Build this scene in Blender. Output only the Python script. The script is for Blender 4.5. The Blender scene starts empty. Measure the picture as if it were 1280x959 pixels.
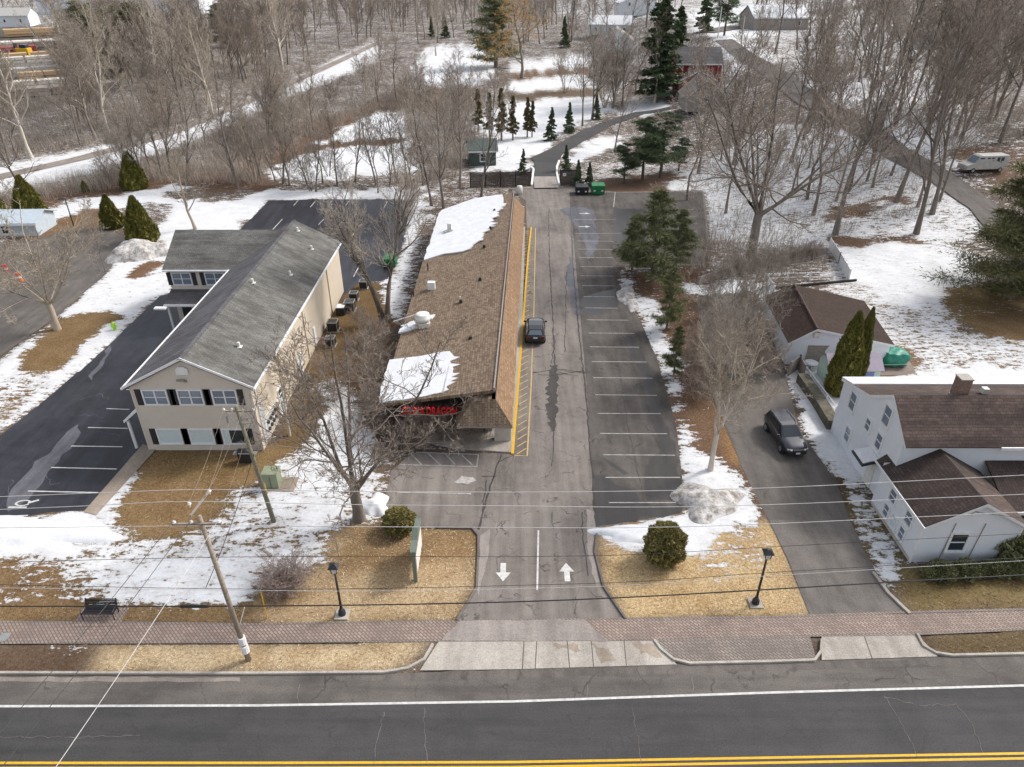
import bpy, bmesh, math, random
import numpy as np
from mathutils import Vector, Matrix
random.seed(7); rng = np.random.default_rng(7)
S = bpy.context.scene
COL = S.collection
R = math.radians
# ---------------------------------------------------------------- camera, sky, sun, exposure
PITCH = R(31.0); FOC = 888.0; CH = 32.0
cd = bpy.data.cameras.new("Camera"); cam = bpy.data.objects.new("Camera", cd); COL.objects.link(cam)
cam.location = (0, 0, CH); cam.rotation_euler = (R(90) - PITCH, 0, 0)
cd.sensor_width = 36; cd.sensor_fit = 'HORIZONTAL'; cd.lens = FOC / 1280 * 36
cd.clip_end = 6000; cd.clip_start = .5
S.camera = cam
W = bpy.data.worlds.new("World"); S.world = W; W.use_nodes = True
wn = W.node_tree; bg = wn.nodes['Background']
sky = wn.nodes.new('ShaderNodeTexSky'); sky.sky_type = 'NISHITA'; sky.sun_disc = False
SUN_EL, SUN_AZ = 42, 62          # azimuth clockwise from +Y
sky.sun_elevation = R(SUN_EL); sky.sun_rotation = R(SUN_AZ); sky.dust_density = 3; sky.air_density = 1.0
hs = wn.nodes.new('ShaderNodeHueSaturation'); hs.inputs['Saturation'].default_value = .38
wn.links.new(sky.outputs[0], hs.inputs['Color']); wn.links.new(hs.outputs[0], bg.inputs[0])
bg.inputs[1].default_value = .14
sl = bpy.data.lights.new("Sun", 'SUN'); sun = bpy.data.objects.new("Sun", sl); COL.objects.link(sun)
sl.energy = 1.5; sl.angle = R(10); sl.color = (1, .96, .915)
sd = Vector((math.sin(R(SUN_AZ)) * math.cos(R(SUN_EL)), math.cos(R(SUN_AZ)) * math.cos(R(SUN_EL)), math.sin(R(SUN_EL))))
sun.rotation_euler = sd.to_track_quat('Z', 'Y').to_euler(); sun.location = sd * 200
S.view_settings.view_transform = 'Standard'; S.view_settings.look = 'None'
S.view_settings.gamma = 1; S.view_settings.use_curve_mapping = False
S.view_settings.exposure = 0.80

# ---------------------------------------------------------------- surveying: photo pixels -> points of the terrain
CP, SP = math.cos(PITCH), math.sin(PITCH)
def sstep(t): t = np.clip(t, 0, 1); return t * t * (3 - 2 * t)
def terr(x, y):
    return 9.0 * sstep((x - 29) / 42) * sstep((y - 84) / 55) + 3.0 * sstep((y - 200) / 300)
def ray(px, py):
    return (px - 640.0, FOC * CP + (479.5 - py) * SP, -FOC * SP + (479.5 - py) * CP)
def U(px, py, z=0.0):
    d = ray(px, py); t = (z - CH) / d[2]; return Vector((d[0] * t, d[1] * t, z))
def G(px, py):                       # point of the terrain
    d = ray(px, py); z = 0.0
    t1 = (0 - CH) / d[2] if d[2] < -8 else 3.0
    f = lambda t: CH + d[2] * t - float(terr(d[0] * t, d[1] * t))
    a, b = 0.02, t1
    for i in range(60):
        m = (a + b) / 2
        if f(m) > 0: a = m
        else: b = m
    t = (a + b) / 2; x, y = d[0] * t, d[1] * t
    return Vector((x, y, float(terr(x, y))))
def Yp(px, py, y):
    d = ray(px, py); t = y / d[1]; return Vector((d[0] * t, y, CH + d[2] * t))
def Xp(px, py, x):
    d = ray(px, py); t = x / d[0]; return Vector((x, d[1] * t, CH + d[2] * t))
def topz(px, py, base):              # height above base of a vertical whose top shows at row py
    return Yp(px, py, base.y).z - base.z

# ---------------------------------------------------------------- materials
MATS = {}
def nt(name):
    m = bpy.data.materials.new(name); m.use_nodes = True; n = m.node_tree
    return m, n, n.nodes['Principled BSDF']
def N(n, typ, **kw):
    o = n.nodes.new(typ)
    for k, v in kw.items(): setattr(o, k, v)
    return o
def noise(n, vec, scale, detail=5, rough=.6, dist=0):
    t = N(n, 'ShaderNodeTexNoise'); t.inputs['Scale'].default_value = scale; t.inputs['Detail'].default_value = detail
    t.inputs['Roughness'].default_value = rough; t.inputs['Distortion'].default_value = dist
    if vec: n.links.new(vec, t.inputs['Vector'])
    return t.outputs['Fac']
def ramp(n, fac, a, b, ca=(0, 0, 0, 1), cb=(1, 1, 1, 1)):
    r = N(n, 'ShaderNodeValToRGB'); e = r.color_ramp.elements
    e[0].position = a; e[1].position = b; e[0].color = ca; e[1].color = cb
    n.links.new(fac, r.inputs[0]); return r.outputs[0]
def mixc(n, fac, a, b, blend='MIX'):
    m = N(n, 'ShaderNodeMix', data_type='RGBA', blend_type=blend)
    for sck, v in ((m.inputs[0], fac), (m.inputs[6], a), (m.inputs[7], b)):
        if hasattr(v, 'links'): n.links.new(v, sck)
        elif isinstance(v, (int, float)): sck.default_value = v
        else: sck.default_value = tuple(v)[:3] + (1,)
    return m.outputs[2]
def mth(n, op, a, b=0.0, c=0.0):
    m = N(n, 'ShaderNodeMath', operation=op)
    for i, v in enumerate((a, b, c)):
        if hasattr(v, 'links'): n.links.new(v, m.inputs[i])
        else: m.inputs[i].default_value = v
    return m.outputs[0]
def coord(n, scale=(1, 1, 1), rot=(0, 0, 0), kind='Object'):
    if kind == 'World': o = N(n, 'ShaderNodeNewGeometry').outputs['Position']
    else: o = N(n, 'ShaderNodeTexCoord').outputs[kind]
    mp = N(n, 'ShaderNodeMapping'); mp.inputs['Scale'].default_value = scale; mp.inputs['Rotation'].default_value = rot
    n.links.new(o, mp.inputs[0]); return mp.outputs[0]
def bump(n, b, h, strength=.3, dist=.05):
    bp = N(n, 'ShaderNodeBump'); bp.inputs['Strength'].default_value = strength; bp.inputs['Distance'].default_value = dist
    n.links.new(h, bp.inputs['Height']); n.links.new(bp.outputs[0], b.inputs['Normal'])
def M(name, col, col2=None, ns=4, rough=.75, metal=0, bmp=0, spec=.4, lap=0, coat=0):
    if name in MATS: return MATS[name]
    m, n, b = nt(name); MATS[name] = m
    col2 = col2 or tuple(c * .78 for c in col)
    v = coord(n, kind='World')
    f = noise(n, v, ns, 6, .65)
    n.links.new(mixc(n, ramp(n, f, .35, .68), col2, col), b.inputs['Base Color'])
    b.inputs['Roughness'].default_value = rough; b.inputs['Metallic'].default_value = metal
    b.inputs['Specular IOR Level'].default_value = spec
    if coat: b.inputs['Coat Weight'].default_value = coat; b.inputs['Coat Roughness'].default_value = .05
    if lap:
        sep = N(n, 'ShaderNodeSeparateXYZ'); n.links.new(v, sep.inputs[0])
        saw = mth(n, 'FRACT', mth(n, 'DIVIDE', sep.outputs[2], lap))
        bump(n, b, saw, .5, .02)
    elif bmp: bump(n, b, f, bmp)
    return m
def M_asphalt(name, a, c, wear=.5, rough=.85, streak=(1.0, .12), speck=.45, cracks=0):
    m, n, b = nt(name); MATS[name] = m
    v = coord(n, kind='World')
    big = noise(n, v, .13, 5, .6, .6); mid = noise(n, v, .9, 6, .7)
    st = noise(n, coord(n, (streak[0], streak[1], 1), kind='World'), 1.1, 4, .6)
    fine = noise(n, v, 14, 3, .8)
    k = mth(n, 'ADD', mth(n, 'MULTIPLY', big, .45), mth(n, 'ADD', mth(n, 'MULTIPLY', mid, .3), mth(n, 'MULTIPLY', st, .45)))
    c1 = mixc(n, ramp(n, k, .56 - .16 * wear, .70), a, c)
    c2 = mixc(n, speck, c1, ramp(n, fine, .3, .72, (.25, .25, .25, 1), (1, 1, 1, 1)), 'OVERLAY')
    n.links.new(c2, b.inputs['Base Color']); b.inputs['Roughness'].default_value = rough
    b.inputs['Specular IOR Level'].default_value = .3
    if cracks:
        vo = N(n, 'ShaderNodeTexVoronoi', feature='DISTANCE_TO_EDGE'); vo.inputs['Scale'].default_value = .32
        wv = N(n, 'ShaderNodeVectorMath', operation='ADD'); nz = N(n, 'ShaderNodeTexNoise'); nz.inputs['Scale'].default_value = .9; nz.inputs['Detail'].default_value = 6; n.links.new(v, nz.inputs['Vector'])
        sc = N(n, 'ShaderNodeVectorMath', operation='SCALE'); sc.inputs['Scale'].default_value = 1.6; n.links.new(nz.outputs['Color'], sc.inputs[0]); n.links.new(v, wv.inputs[0]); n.links.new(sc.outputs[0], wv.inputs[1]); n.links.new(wv.outputs[0], vo.inputs['Vector'])
        line = mth(n, 'MULTIPLY', mth(n, 'SUBTRACT', 1.0, ramp(n, vo.outputs['Distance'], .004, .022)), mth(n, 'MULTIPLY', ramp(n, mid, .46, .6), cracks))
        n.links.new(mixc(n, line, c2, tuple(x * .35 for x in a)), b.inputs['Base Color'])
    bump(n, b, fine, .25, .01)
    return m
def M_shingle(name, a, c, stain, rot=0, course=.18, length=.4, stain_amt=.5, streak_rot=None):
    m, n, b = nt(name); MATS[name] = m
    v = coord(n, (1, 1, 1), (0, 0, rot), kind='World')
    br = N(n, 'ShaderNodeTexBrick'); n.links.new(v, br.inputs['Vector'])
    br.inputs['Scale'].default_value = 1; br.inputs['Brick Width'].default_value = length; br.inputs['Row Height'].default_value = course
    br.inputs['Mortar Size'].default_value = .012; br.inputs['Color1'].default_value = a + (1,); br.inputs['Color2'].default_value = c + (1,)
    br.inputs['Mortar'].default_value = tuple(x * .55 for x in a) + (1,); br.offset = .37
    ns = noise(n, coord(n, (.16, 1.6, 1), (0, 0, rot + R(90)), kind='World'), .9, 6, .65)
    n2 = noise(n, v, .35, 4, .6); n3 = noise(n, v, 9, 3, .8)
    k = mth(n, 'ADD', mth(n, 'MULTIPLY', ns, .6), mth(n, 'MULTIPLY', n2, .45))
    c1 = mixc(n, mth(n, 'MULTIPLY', ramp(n, k, .44, .62), stain_amt), br.outputs['Color'], stain)
    c2 = mixc(n, .35, c1, ramp(n, n3, .25, .75), 'OVERLAY')
    n.links.new(c2, b.inputs['Base Color']); b.inputs['Roughness'].default_value = .9
    b.inputs['Specular IOR Level'].default_value = .2
    bump(n, b, br.outputs['Fac'], .4, -.02)
    return m
def M_leaf(name, a, c, rough=.7):
    m, n, b = nt(name); MATS[name] = m
    g = N(n, 'ShaderNodeNewGeometry'); ob = N(n, 'ShaderNodeObjectInfo')
    v = coord(n, kind='World'); f = noise(n, v, .8, 3, .6)
    k = mth(n, 'ADD', mth(n, 'MULTIPLY', g.outputs['Random Per Island'], .6), mth(n, 'MULTIPLY', f, .5))
    c1 = mixc(n, ramp(n, k, .2, .85), a, c)
    h = N(n, 'ShaderNodeHueSaturation'); n.links.new(c1, h.inputs['Color'])
    n.links.new(mth(n, 'ADD', .8, mth(n, 'MULTIPLY', ob.outputs['Random'], .4)), h.inputs['Value'])
    n.links.new(h.outputs[0], b.inputs['Base Color']); b.inputs['Roughness'].default_value = rough
    b.inputs['Specular IOR Level'].default_value = .15
    return m
def M_bark(name, a, c):
    m, n, b = nt(name); MATS[name] = m
    ob = N(n, 'ShaderNodeObjectInfo'); g = N(n, 'ShaderNodeNewGeometry')
    f = noise(n, coord(n, (1, 1, .3)), 3.5, 5, .7)
    c1 = mixc(n, ramp(n, mth(n, 'ADD', mth(n, 'MULTIPLY', f, .7), mth(n, 'MULTIPLY', g.outputs['Random Per Island'], .3)), .3, .75), a, c)
    h = N(n, 'ShaderNodeHueSaturation'); n.links.new(c1, h.inputs['Color'])
    n.links.new(mth(n, 'ADD', .75, mth(n, 'MULTIPLY', ob.outputs['Random'], .5)), h.inputs['Value'])
    n.links.new(h.outputs[0], b.inputs['Base Color']); b.inputs['Roughness'].default_value = .9
    b.inputs['Specular IOR Level'].default_value = .15
    return m
def M_ground():
    m, n, b = nt('ground_cover'); MATS['ground'] = m
    at = N(n, 'ShaderNodeAttribute', attribute_name='snow'); ac = N(n, 'ShaderNodeAttribute', attribute_name='cov')
    v = coord(n, kind='World')
    va = coord(n, (.8, 2.3, 1), (0, 0, R(-28)), kind='World')
    n1 = noise(n, va, 1.0, 8, .7, .5); n2 = noise(n, v, 3.4, 7, .75); n3 = noise(n, v, .13, 5, .6)
    nn = mth(n, 'ADD', mth(n, 'MULTIPLY', n1, .5), mth(n, 'ADD', mth(n, 'MULTIPLY', n2, .35), mth(n, 'MULTIPLY', n3, .15)))
    sf = at.outputs['Fac']
    th = mth(n, 'ADD', mth(n, 'ADD', mth(n, 'MULTIPLY', sf, .30), .35), mth(n, 'SUBTRACT', mth(n, 'MULTIPLY', ramp(n, sf, .93, 1.0), .25), mth(n, 'MULTIPLY', mth(n, 'SUBTRACT', 1.0, ramp(n, sf, .0, .12)), .25)))
    mask = ramp(n, mth(n, 'SUBTRACT', th, nn), -.006, .02)
    nf = noise(n, v, 5.5, 6, .75); ng = noise(n, v, .5, 5, .65); nh = noise(n, v, 22, 3, .8)
    g1 = mixc(n, ramp(n, nf, .34, .66), mixc(n, 1.0, ac.outputs['Color'], (.42, .38, .34), 'MULTIPLY'), ac.outputs['Color'])
    g2 = mixc(n, mth(n, 'MULTIPLY', ramp(n, ng, .42, .66), .6), g1, mixc(n, 1.0, g1, (.66, .56, .46), 'MULTIPLY'))
    nl = noise(n, v, .22, 7, .7, .8)
    g2 = mixc(n, mth(n, 'MULTIPLY', ramp(n, nl, .5, .68), .6), g2, mixc(n, 1.0, g2, (.6, .55, .5), 'MULTIPLY'))
    g3 = mixc(n, .6, g2, ramp(n, nh, .25, .75), 'OVERLAY')
    sn = mixc(n, ramp(n, mth(n, 'ADD', mth(n, 'MULTIPLY', ng, .5), mth(n, 'MULTIPLY', nf, .5)), .34, .6), (.52, .515, .51), (.70, .71, .73))
    slush = ramp(n, mth(n, 'SUBTRACT', th, nn), .0, .11, (.30, .275, .25, 1), (1, 1, 1, 1))
    sn = mixc(n, 1.0, sn, slush, 'MULTIPLY') if False else mixc(n, mth(n, 'MULTIPLY', mth(n, 'SUBTRACT', 1.0, ramp(n, mth(n, 'SUBTRACT', th, nn), .0, .09)), .55), sn, (.34, .31, .28))
    n.links.new(mixc(n, mask, g3, sn), b.inputs['Base Color']); b.inputs['Roughness'].default_value = .9
    b.inputs['Specular IOR Level'].default_value = .2
    bump(n, b, mth(n, 'ADD', mth(n, 'MULTIPLY', mask, .7), mth(n, 'MULTIPLY', nf, .5)), .5, .08)
    return m
def M_snow():
    m, n, b = nt('snow'); MATS['snow'] = m
    v = coord(n, kind='World'); f = noise(n, v, 1.3, 7, .7); f2 = noise(n, v, 9, 4, .7)
    k = mth(n, 'ADD', mth(n, 'MULTIPLY', f, .6), mth(n, 'MULTIPLY', f2, .4))
    n.links.new(mixc(n, ramp(n, k, .3, .55), (.54, .54, .55), (.71, .72, .74)), b.inputs['Base Color'])
    b.inputs['Roughness'].default_value = .8; bump(n, b, k, .4, .1); return m
def M_dirtysnow():
    m, n, b = nt('dirty_snow'); MATS['dirty_snow'] = m
    v = coord(n, kind='World'); f = noise(n, v, 1.6, 8, .75)
    n.links.new(mixc(n, ramp(n, f, .38, .62), (.2, .17, .14), (.66, .64, .62)), b.inputs['Base Color'])
    b.inputs['Roughness'].default_value = .9; bump(n, b, f, .7, .15); return m
def M_brick_paver(name, a, c, mort, rot):
    m, n, b = nt(name); MATS[name] = m
    br = N(n, 'ShaderNodeTexBrick'); n.links.new(coord(n, (1, 1, 1), (0, 0, rot), kind='World'), br.inputs['Vector'])
    br.inputs['Scale'].default_value = 1; br.inputs['Brick Width'].default_value = .29; br.inputs['Row Height'].default_value = .155
    br.inputs['Mortar Size'].default_value = .022; br.inputs['Color1'].default_value = a + (1,); br.inputs['Color2'].default_value = c + (1,)
    br.inputs['Mortar'].default_value = mort + (1,)
    f = noise(n, coord(n, kind='World'), .5, 6, .7)
    n.links.new(mixc(n, mth(n, 'MULTIPLY', ramp(n, f, .42, .66), .55), br.outputs['Color'], tuple(x * 1.05 for x in mort)), b.inputs['Base Color'])
    b.inputs['Roughness'].default_value = .85; bump(n, b, br.outputs['Fac'], .5, -.01); return m
def M_glass(name, col, rough=.08):
    m, n, b = nt(name); MATS[name] = m
    b.inputs['Base Color'].default_value = col + (1,); b.inputs['Roughness'].default_value = rough
    b.inputs['Specular IOR Level'].default_value = .6; return m

M_ground(); M_snow(); M_dirtysnow()
M_asphalt('asphalt_road', (.038, .037, .037), (.062, .059, .058), .7, .85, (.10, 1.3), cracks=.25)
M_asphalt('asphalt_shoulder', (.066, .06, .055), (.135, .12, .107), .6, .9, (.15, 1.2), cracks=.6)
M_asphalt('asphalt_old', (.10, .087, .078), (.215, .188, .168), .7, .9, (1.4, .1), cracks=.75)
M_asphalt('asphalt_bay', (.05, .044, .04), (.115, .101, .09), .6, .9, cracks=.7)
M_asphalt('asphalt_new', (.014, .014, .018), (.036, .036, .044), .3, .42)
M_asphalt('asphalt_drive', (.066, .058, .052), (.135, .119, .106), .7, .85, (1.3, .15), cracks=.5)
M_asphalt('asphalt_far', (.09, .08, .072), (.165, .147, .132), .5, .9)
M_asphalt('asphalt_wet', (.036, .032, .030), (.06, .054, .05), .4, .4, speck=.25)
M_asphalt('salt_stain', (.07, .07, .08), (.13, .13, .148), .5, .8)
M_asphalt('tar', (.034, .031, .029), (.065, .058, .053), .5, .7, speck=.3)
M_asphalt('worn_strip', (.19, .165, .15), (.30, .265, .24), .5, .95)
M_asphalt('concrete', (.26, .235, .205), (.40, .365, .32), .5, .9)
M_asphalt('concrete_tan', (.20, .165, .13), (.32, .265, .21), .5, .9)
M_asphalt('gravel', (.16, .135, .115), (.27, .235, .205), .5, .95)
M_brick_paver('brick_paver', (.265, .19, .155), (.36, .275, .23), (.125, .098, .082), R(45))
M_brick_paver('grey_paver', (.22, .18, .153), (.29, .243, .21), (.11, .09, .078), R(45))
M_shingle('shingle_grey', (.15, .147, .136), (.20, .195, .18), (.055, .052, .047), 0, stain_amt=.7)
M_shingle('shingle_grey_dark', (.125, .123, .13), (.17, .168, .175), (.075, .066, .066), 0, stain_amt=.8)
M_shingle('shingle_tan', (.145, .102, .07), (.275, .207, .147), (.11, .077, .054), R(90), .2, .3, .25)
M_shingle('shingle_tan_sunlit', (.21, .13, .076), (.32, .21, .127), (.155, .096, .06), R(90), .14, .3, .3)  # right mansard face: sunlight put into a brighter, more orange shingle colour
M_shingle('shingle_brown', (.085, .060, .051), (.13, .094, .08), (.035, .027, .024), 0, stain_amt=.8)
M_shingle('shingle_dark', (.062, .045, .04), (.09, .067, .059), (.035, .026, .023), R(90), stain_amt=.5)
M_shingle('shingle_rust', (.045, .028, .022), (.062, .040, .031), (.032, .021, .017), R(90), stain_amt=.4)
M_shingle('shingle_pale', (.25, .225, .2), (.32, .29, .26), (.2, .18, .16), 0)
for nm, a, c in (('leaf_spruce', (0.049, 0.077, 0.042), (0.154, 0.189, 0.098)), ('leaf_pine', (.075, .09, .042), (.24, .24, .12)),
                 ('leaf_olive', (.085, .095, .045), (.25, .23, .105)), ('leaf_arbor', (0.077, 0.087, 0.020), (0.238, 0.210, 0.056)),
                 ('leaf_bush', (0.119, 0.115, 0.042), (0.364, 0.308, 0.119)), ('leaf_cedar', (0.084, 0.070, 0.031), (0.210, 0.175, 0.077)),
                 ('leaf_hedge', (0.084, 0.098, 0.039), (0.266, 0.252, 0.126))): M_leaf(nm, a, c)
M_bark('bark_grey', (.115, .095, .08), (.29, .25, .21)); M_bark('bark_pale', (.34, .30, .25), (.62, .56, .48))
M_bark('bark_tan', (.26, .215, .165), (.50, .43, .34)); M_bark('bark_dark', (.06, .05, .042), (.16, .13, .105))
M_bark('bark_red', (.28, .205, .17), (.52, .42, .365)); M_bark('bark_willow', (.36, .22, .09), (.58, .40, .19))
M_bark('twig_brown', (.20, .16, .13), (.44, .37, .31)); M_bark('twig_grey', (.26, .225, .19), (.52, .455, .39))
WHT = M('white_paint', (.78, .78, .78), (.68, .68, .68), 3, .6)
M('siding_tan', (.62, .56, .485), (.58, .52, .45), 1.5, .7, lap=.13)
M('siding_tan_sunlit', (.60, .52, .41), (.56, .48, .38), 1.2, .7, lap=.13)  # office siding on the sun side, the warm light put into its colour
M('siding_white', (.74, .765, .80), (.70, .725, .76), 1, .7, lap=.12)
M('siding_red', (.24, .022, .022), (.19, .02, .02), 2, .7, lap=.2)
M('siding_grey', (.33, .30, .27), (.28, .26, .235), 2, .8, lap=.2)
M('shutter_black', (.02, .02, .024), (.03, .03, .035), 4, .6)
M('black_metal', (.015, .015, .017), (.022, .022, .024), 5, .5, spec=.5)
M('steel', (.45, .45, .44), (.33, .33, .32), 5, .45, .6)
M('duct_white', (.72, .71, .67), (.6, .58, .53), 3, .5)
M('wood_pole', (.36, .30, .245), (.22, .18, .14), 6, .9, bmp=.4)
M('wood_pole_green', (.25, .23, .165), (.16, .145, .10), 6, .9, bmp=.4)
M('wood_dark', (.05, .04, .036), (.03, .025, .022), 6, .85, bmp=.4)
M('wood_grey', (.33, .29, .255), (.22, .19, .165), 6, .9)
M('lumber', (.62, .43, .25), (.50, .33, .18), 2, .8); M('lumber_pale', (.72, .68, .62), (.58, .52, .45), 2, .8); M('lumber_red', (.36, .06, .05), (.26, .05, .045), 2, .8)
M('util_green', (.27, .30, .20), (.22, .25, .165), 3, .6); M('dumpster_green', (.02, .22, .07), (.015, .14, .05), 2, .5)
M('sign_green', (.16, .195, .16), (.12, .15, .12), 3, .6); M('sign_face', (.80, .72, .68), (.72, .62, .58), 2, .5)
M('sign_red', (.58, .014, .02), (.5, .01, .015), 3, .5); M('fascia_dark', (.018, .015, .014), (.028, .024, .022), 3, .8)
M('stucco', (.50, .46, .41), (.42, .385, .34), 3, .9); M('brick_dark', (.10, .055, .045), (.06, .035, .03), 6, .9)
M('chimney_brick', (.30, .20, .155), (.16, .10, .08), 7, .9, bmp=.5)
M('tarp_green', (.02, .25, .17), (.015, .16, .11), 1.5, .45, bmp=.5); M('mint', (.50, .62, .53), (.44, .56, .48), 2, .7)
M('purple', (.37, .32, .385), (.31, .265, .33), 2, .7); M('blue_door', (.18, .22, .48), (.15, .18, .42), 2, .6)
M('stone', (.16, .145, .11), (.07, .06, .045), 3, 1, bmp=.8)
M('yellow_paint', (.72, .42, .01), (.55, .32, .02), 6, .7); M('yellow_faded', (.58, .40, .12), (.36, .28, .15), 4, .8)
M('line_white', (.52, .50, .47), (.26, .24, .22), 3, .8); M('line_bright', (.66, .65, .62), (.44, .43, .41), 4, .7)
M('lime', (.45, .75, .05), (.35, .6, .04), 4, .5); M('orange', (.7, .2, .08), (.6, .16, .06), 4, .6)
M('wire_dark', (.02, .02, .02), None, 4, .5); M('wire_pale', (.55, .53, .51), None, 4, .5)
M('soil', (.07, .05, .038), (.045, .033, .026), 3, 1, bmp=.6)
M('car_black', (.012, .012, .014), (.016, .016, .018), 2, .25, .3, coat=.8); M('car_grey', (.045, .045, .058), (.04, .04, .05), 2, .3, .5, coat=.8)
M('van_white', (.46, .45, .42), (.36, .345, .32), 2, .5); M('tyre', (.018, .018, .018), None, 5, .9); M('rim', (.4, .4, .4), None, 5, .35, .8)
M('lamp_red', (.2, .015, .015), None, 5, .3); M('lamp_clear', (.7, .7, .68), None, 5, .2)
M('plate', (.75, .76, .78), None, 5, .5); M('roof_green', (.34, .42, .28), (.25, .32, .2), 2, .7); M('shed_dark_green', (.075, .1, .09), (.055, .075, .07), 2, .8)
M('siding_blue', (.52, .58, .63), (.42, .48, .53), 2, .6); M('curtain', (.60, .68, .67), (.52, .60, .60), 8, .4)
M_glass('glass_dark', (.03, .04, .05)); M_glass('glass_sky', (.16, .2, .25), .12); M_glass('glass_car', (.02, .03, .035), .03); M_glass('glass_rear', (.20, .26, .32), .1)

# ---------------------------------------------------------------- mesh and object helpers
OFF = {}
def tag(o, label=None, cat=None, group=None, kind=None):
    if label: o['label'] = label
    if cat: o['category'] = cat
    if group: o['group'] = group
    if kind: o['kind'] = kind
    return o
def thing(name, label, cat, loc, group=None, rz=0):
    o = bpy.data.objects.new(name, None); COL.objects.link(o); o.location = loc; o.rotation_euler = (0, 0, rz)
    o.empty_display_size = .3; OFF[o.name] = Vector(loc) if rz == 0 else Vector((0, 0, 0))
    return tag(o, label, cat, group)
class MB:
    def __init__(s): s.v = []; s.f = []
    def add(s, vs, fs):
        k = len(s.v); s.v += [Vector(p) for p in vs]; s.f += [tuple(i + k for i in q) for q in fs]; return s
    def box(s, c, d, rz=0, top=(1, 1), rx=0):
        hx, hy, hz = d[0] / 2, d[1] / 2, d[2] / 2
        p = [(-hx, -hy, -hz), (hx, -hy, -hz), (hx, hy, -hz), (-hx, hy, -hz)] + [(x * top[0], y * top[1], hz) for x, y in ((-hx, -hy), (hx, -hy), (hx, hy), (-hx, hy))]
        m = Matrix.Rotation(rz, 3, 'Z') @ Matrix.Rotation(rx, 3, 'X')
        return s.add([m @ Vector(q) + Vector(c) for q in p], [(3, 2, 1, 0), (4, 5, 6, 7), (0, 1, 5, 4), (1, 2, 6, 5), (2, 3, 7, 6), (3, 0, 4, 7)])
    def obox(s, c, u, n, su, sn, sz):          # box along horizontal u, outward n
        c, u, n = Vector(c), Vector(u), Vector(n); z = Vector((0, 0, 1))
        p = [c + u * (a * su / 2) + n * (b * sn / 2) + z * (d * sz / 2) for d in (-1, 1) for a, b in ((-1, -1), (1, -1), (1, 1), (-1, 1))]
        return s.add(p, [(3, 2, 1, 0), (4, 5, 6, 7), (0, 1, 5, 4), (1, 2, 6, 5), (2, 3, 7, 6), (3, 0, 4, 7)])
    def prism(s, poly, z0, z1):
        n = len(poly); 
        return s.add([(p[0], p[1], z0) for p in poly] + [(p[0], p[1], z1) for p in poly],
                     [tuple(range(n - 1, -1, -1)), tuple(range(n, 2 * n))] + [(i, (i + 1) % n, n + (i + 1) % n, n + i) for i in range(n)])
    def poly3(s, pts): return s.add(pts, [tuple(range(len(pts)))])
    def slab(s, pts, t):                        # planar polygon pts, thickness t along its normal (downwards)
        p = [Vector(q) for q in pts]; nn = (p[1] - p[0]).cross(p[2] - p[0]).normalized()
        if nn.z < 0: p = p[::-1]; nn = -nn
        n = len(p)
        return s.add(p + [q - nn * t for q in p], [tuple(range(n)), tuple(range(2 * n - 1, n - 1, -1))] + [(i, n + i, n + (i + 1) % n, (i + 1) % n) for i in range(n)])
    def tube(s, path, r, sides=6, cap=True):
        path = [Vector(p) for p in path]; rr = r if isinstance(r, (list, tuple)) else [r] * len(path)
        k = len(s.v)
        for i, p in enumerate(path):
            d = (path[min(i + 1, len(path) - 1)] - path[max(i - 1, 0)])
            d = d.normalized() if d.length > 1e-9 else Vector((0, 0, 1))
            a = d.orthogonal().normalized() if abs(d.z) < .95 else Vector((1, 0, 0)).cross(d).normalized()
            b = d.cross(a)
            for j in range(sides):
                t = 2 * math.pi * j / sides; s.v.append(p + (a * math.cos(t) + b * math.sin(t)) * rr[i])
        for i in range(len(path) - 1):
            for j in range(sides):
                s.f.append((k + i * sides + j, k + i * sides + (j + 1) % sides, k + (i + 1) * sides + (j + 1) % sides, k + (i + 1) * sides + j))
        if cap:
            s.f.append(tuple(k + j for j in range(sides - 1, -1, -1))); e = k + (len(path) - 1) * sides
            s.f.append(tuple(e + j for j in range(sides)))
        return s
    def cyl(s, c, r, h, sides=16, r2=None): c = Vector(c); return s.tube([c, c + Vector((0, 0, h))], [r, r if r2 is None else r2], sides)
    def build(s, name, mat, parent=None, smooth=False, bevel=0):
        me = bpy.data.meshes.new(name); off = OFF.get(parent.name, Vector((0, 0, 0))) if parent else Vector((0, 0, 0))
        me.from_pydata([tuple(p - off) for p in s.v], [], s.f); me.update()
        if 'wall' in name:
            bm = bmesh.new(); bm.from_mesh(me); bmesh.ops.remove_doubles(bm, verts=bm.verts[:], dist=.012); bm.to_mesh(me); bm.free()
        me.materials.append(MATS[mat] if isinstance(mat, str) else mat)
        if smooth: me.polygons.foreach_set('use_smooth', [True] * len(me.polygons))
        o = bpy.data.objects.new(name, me); COL.objects.link(o)
        if parent: o.parent = parent; OFF[o.name] = off
        if bevel:
            bv = o.modifiers.new('bevel', 'BEVEL'); bv.width = bevel; bv.segments = 2; bv.limit_method = 'ANGLE'
        return o
def copy_tree(o, parent=None):
    c = o.copy(); COL.objects.link(c); c.parent = parent
    for ch in o.children: copy_tree(ch, c)
    return c
def inpoly(px, py, poly):
    ins = np.zeros(px.shape, bool); n = len(poly)
    for i in range(n):
        x1, y1 = poly[i][:2]; x2, y2 = poly[(i + 1) % n][:2]
        if y1 == y2: continue
        c = ((y1 > py) != (y2 > py)) & (px < (x2 - x1) * (py - y1) / (y2 - y1) + x1); ins ^= c
    return ins
def P(*pts): return [U(*p) for p in pts]
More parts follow.
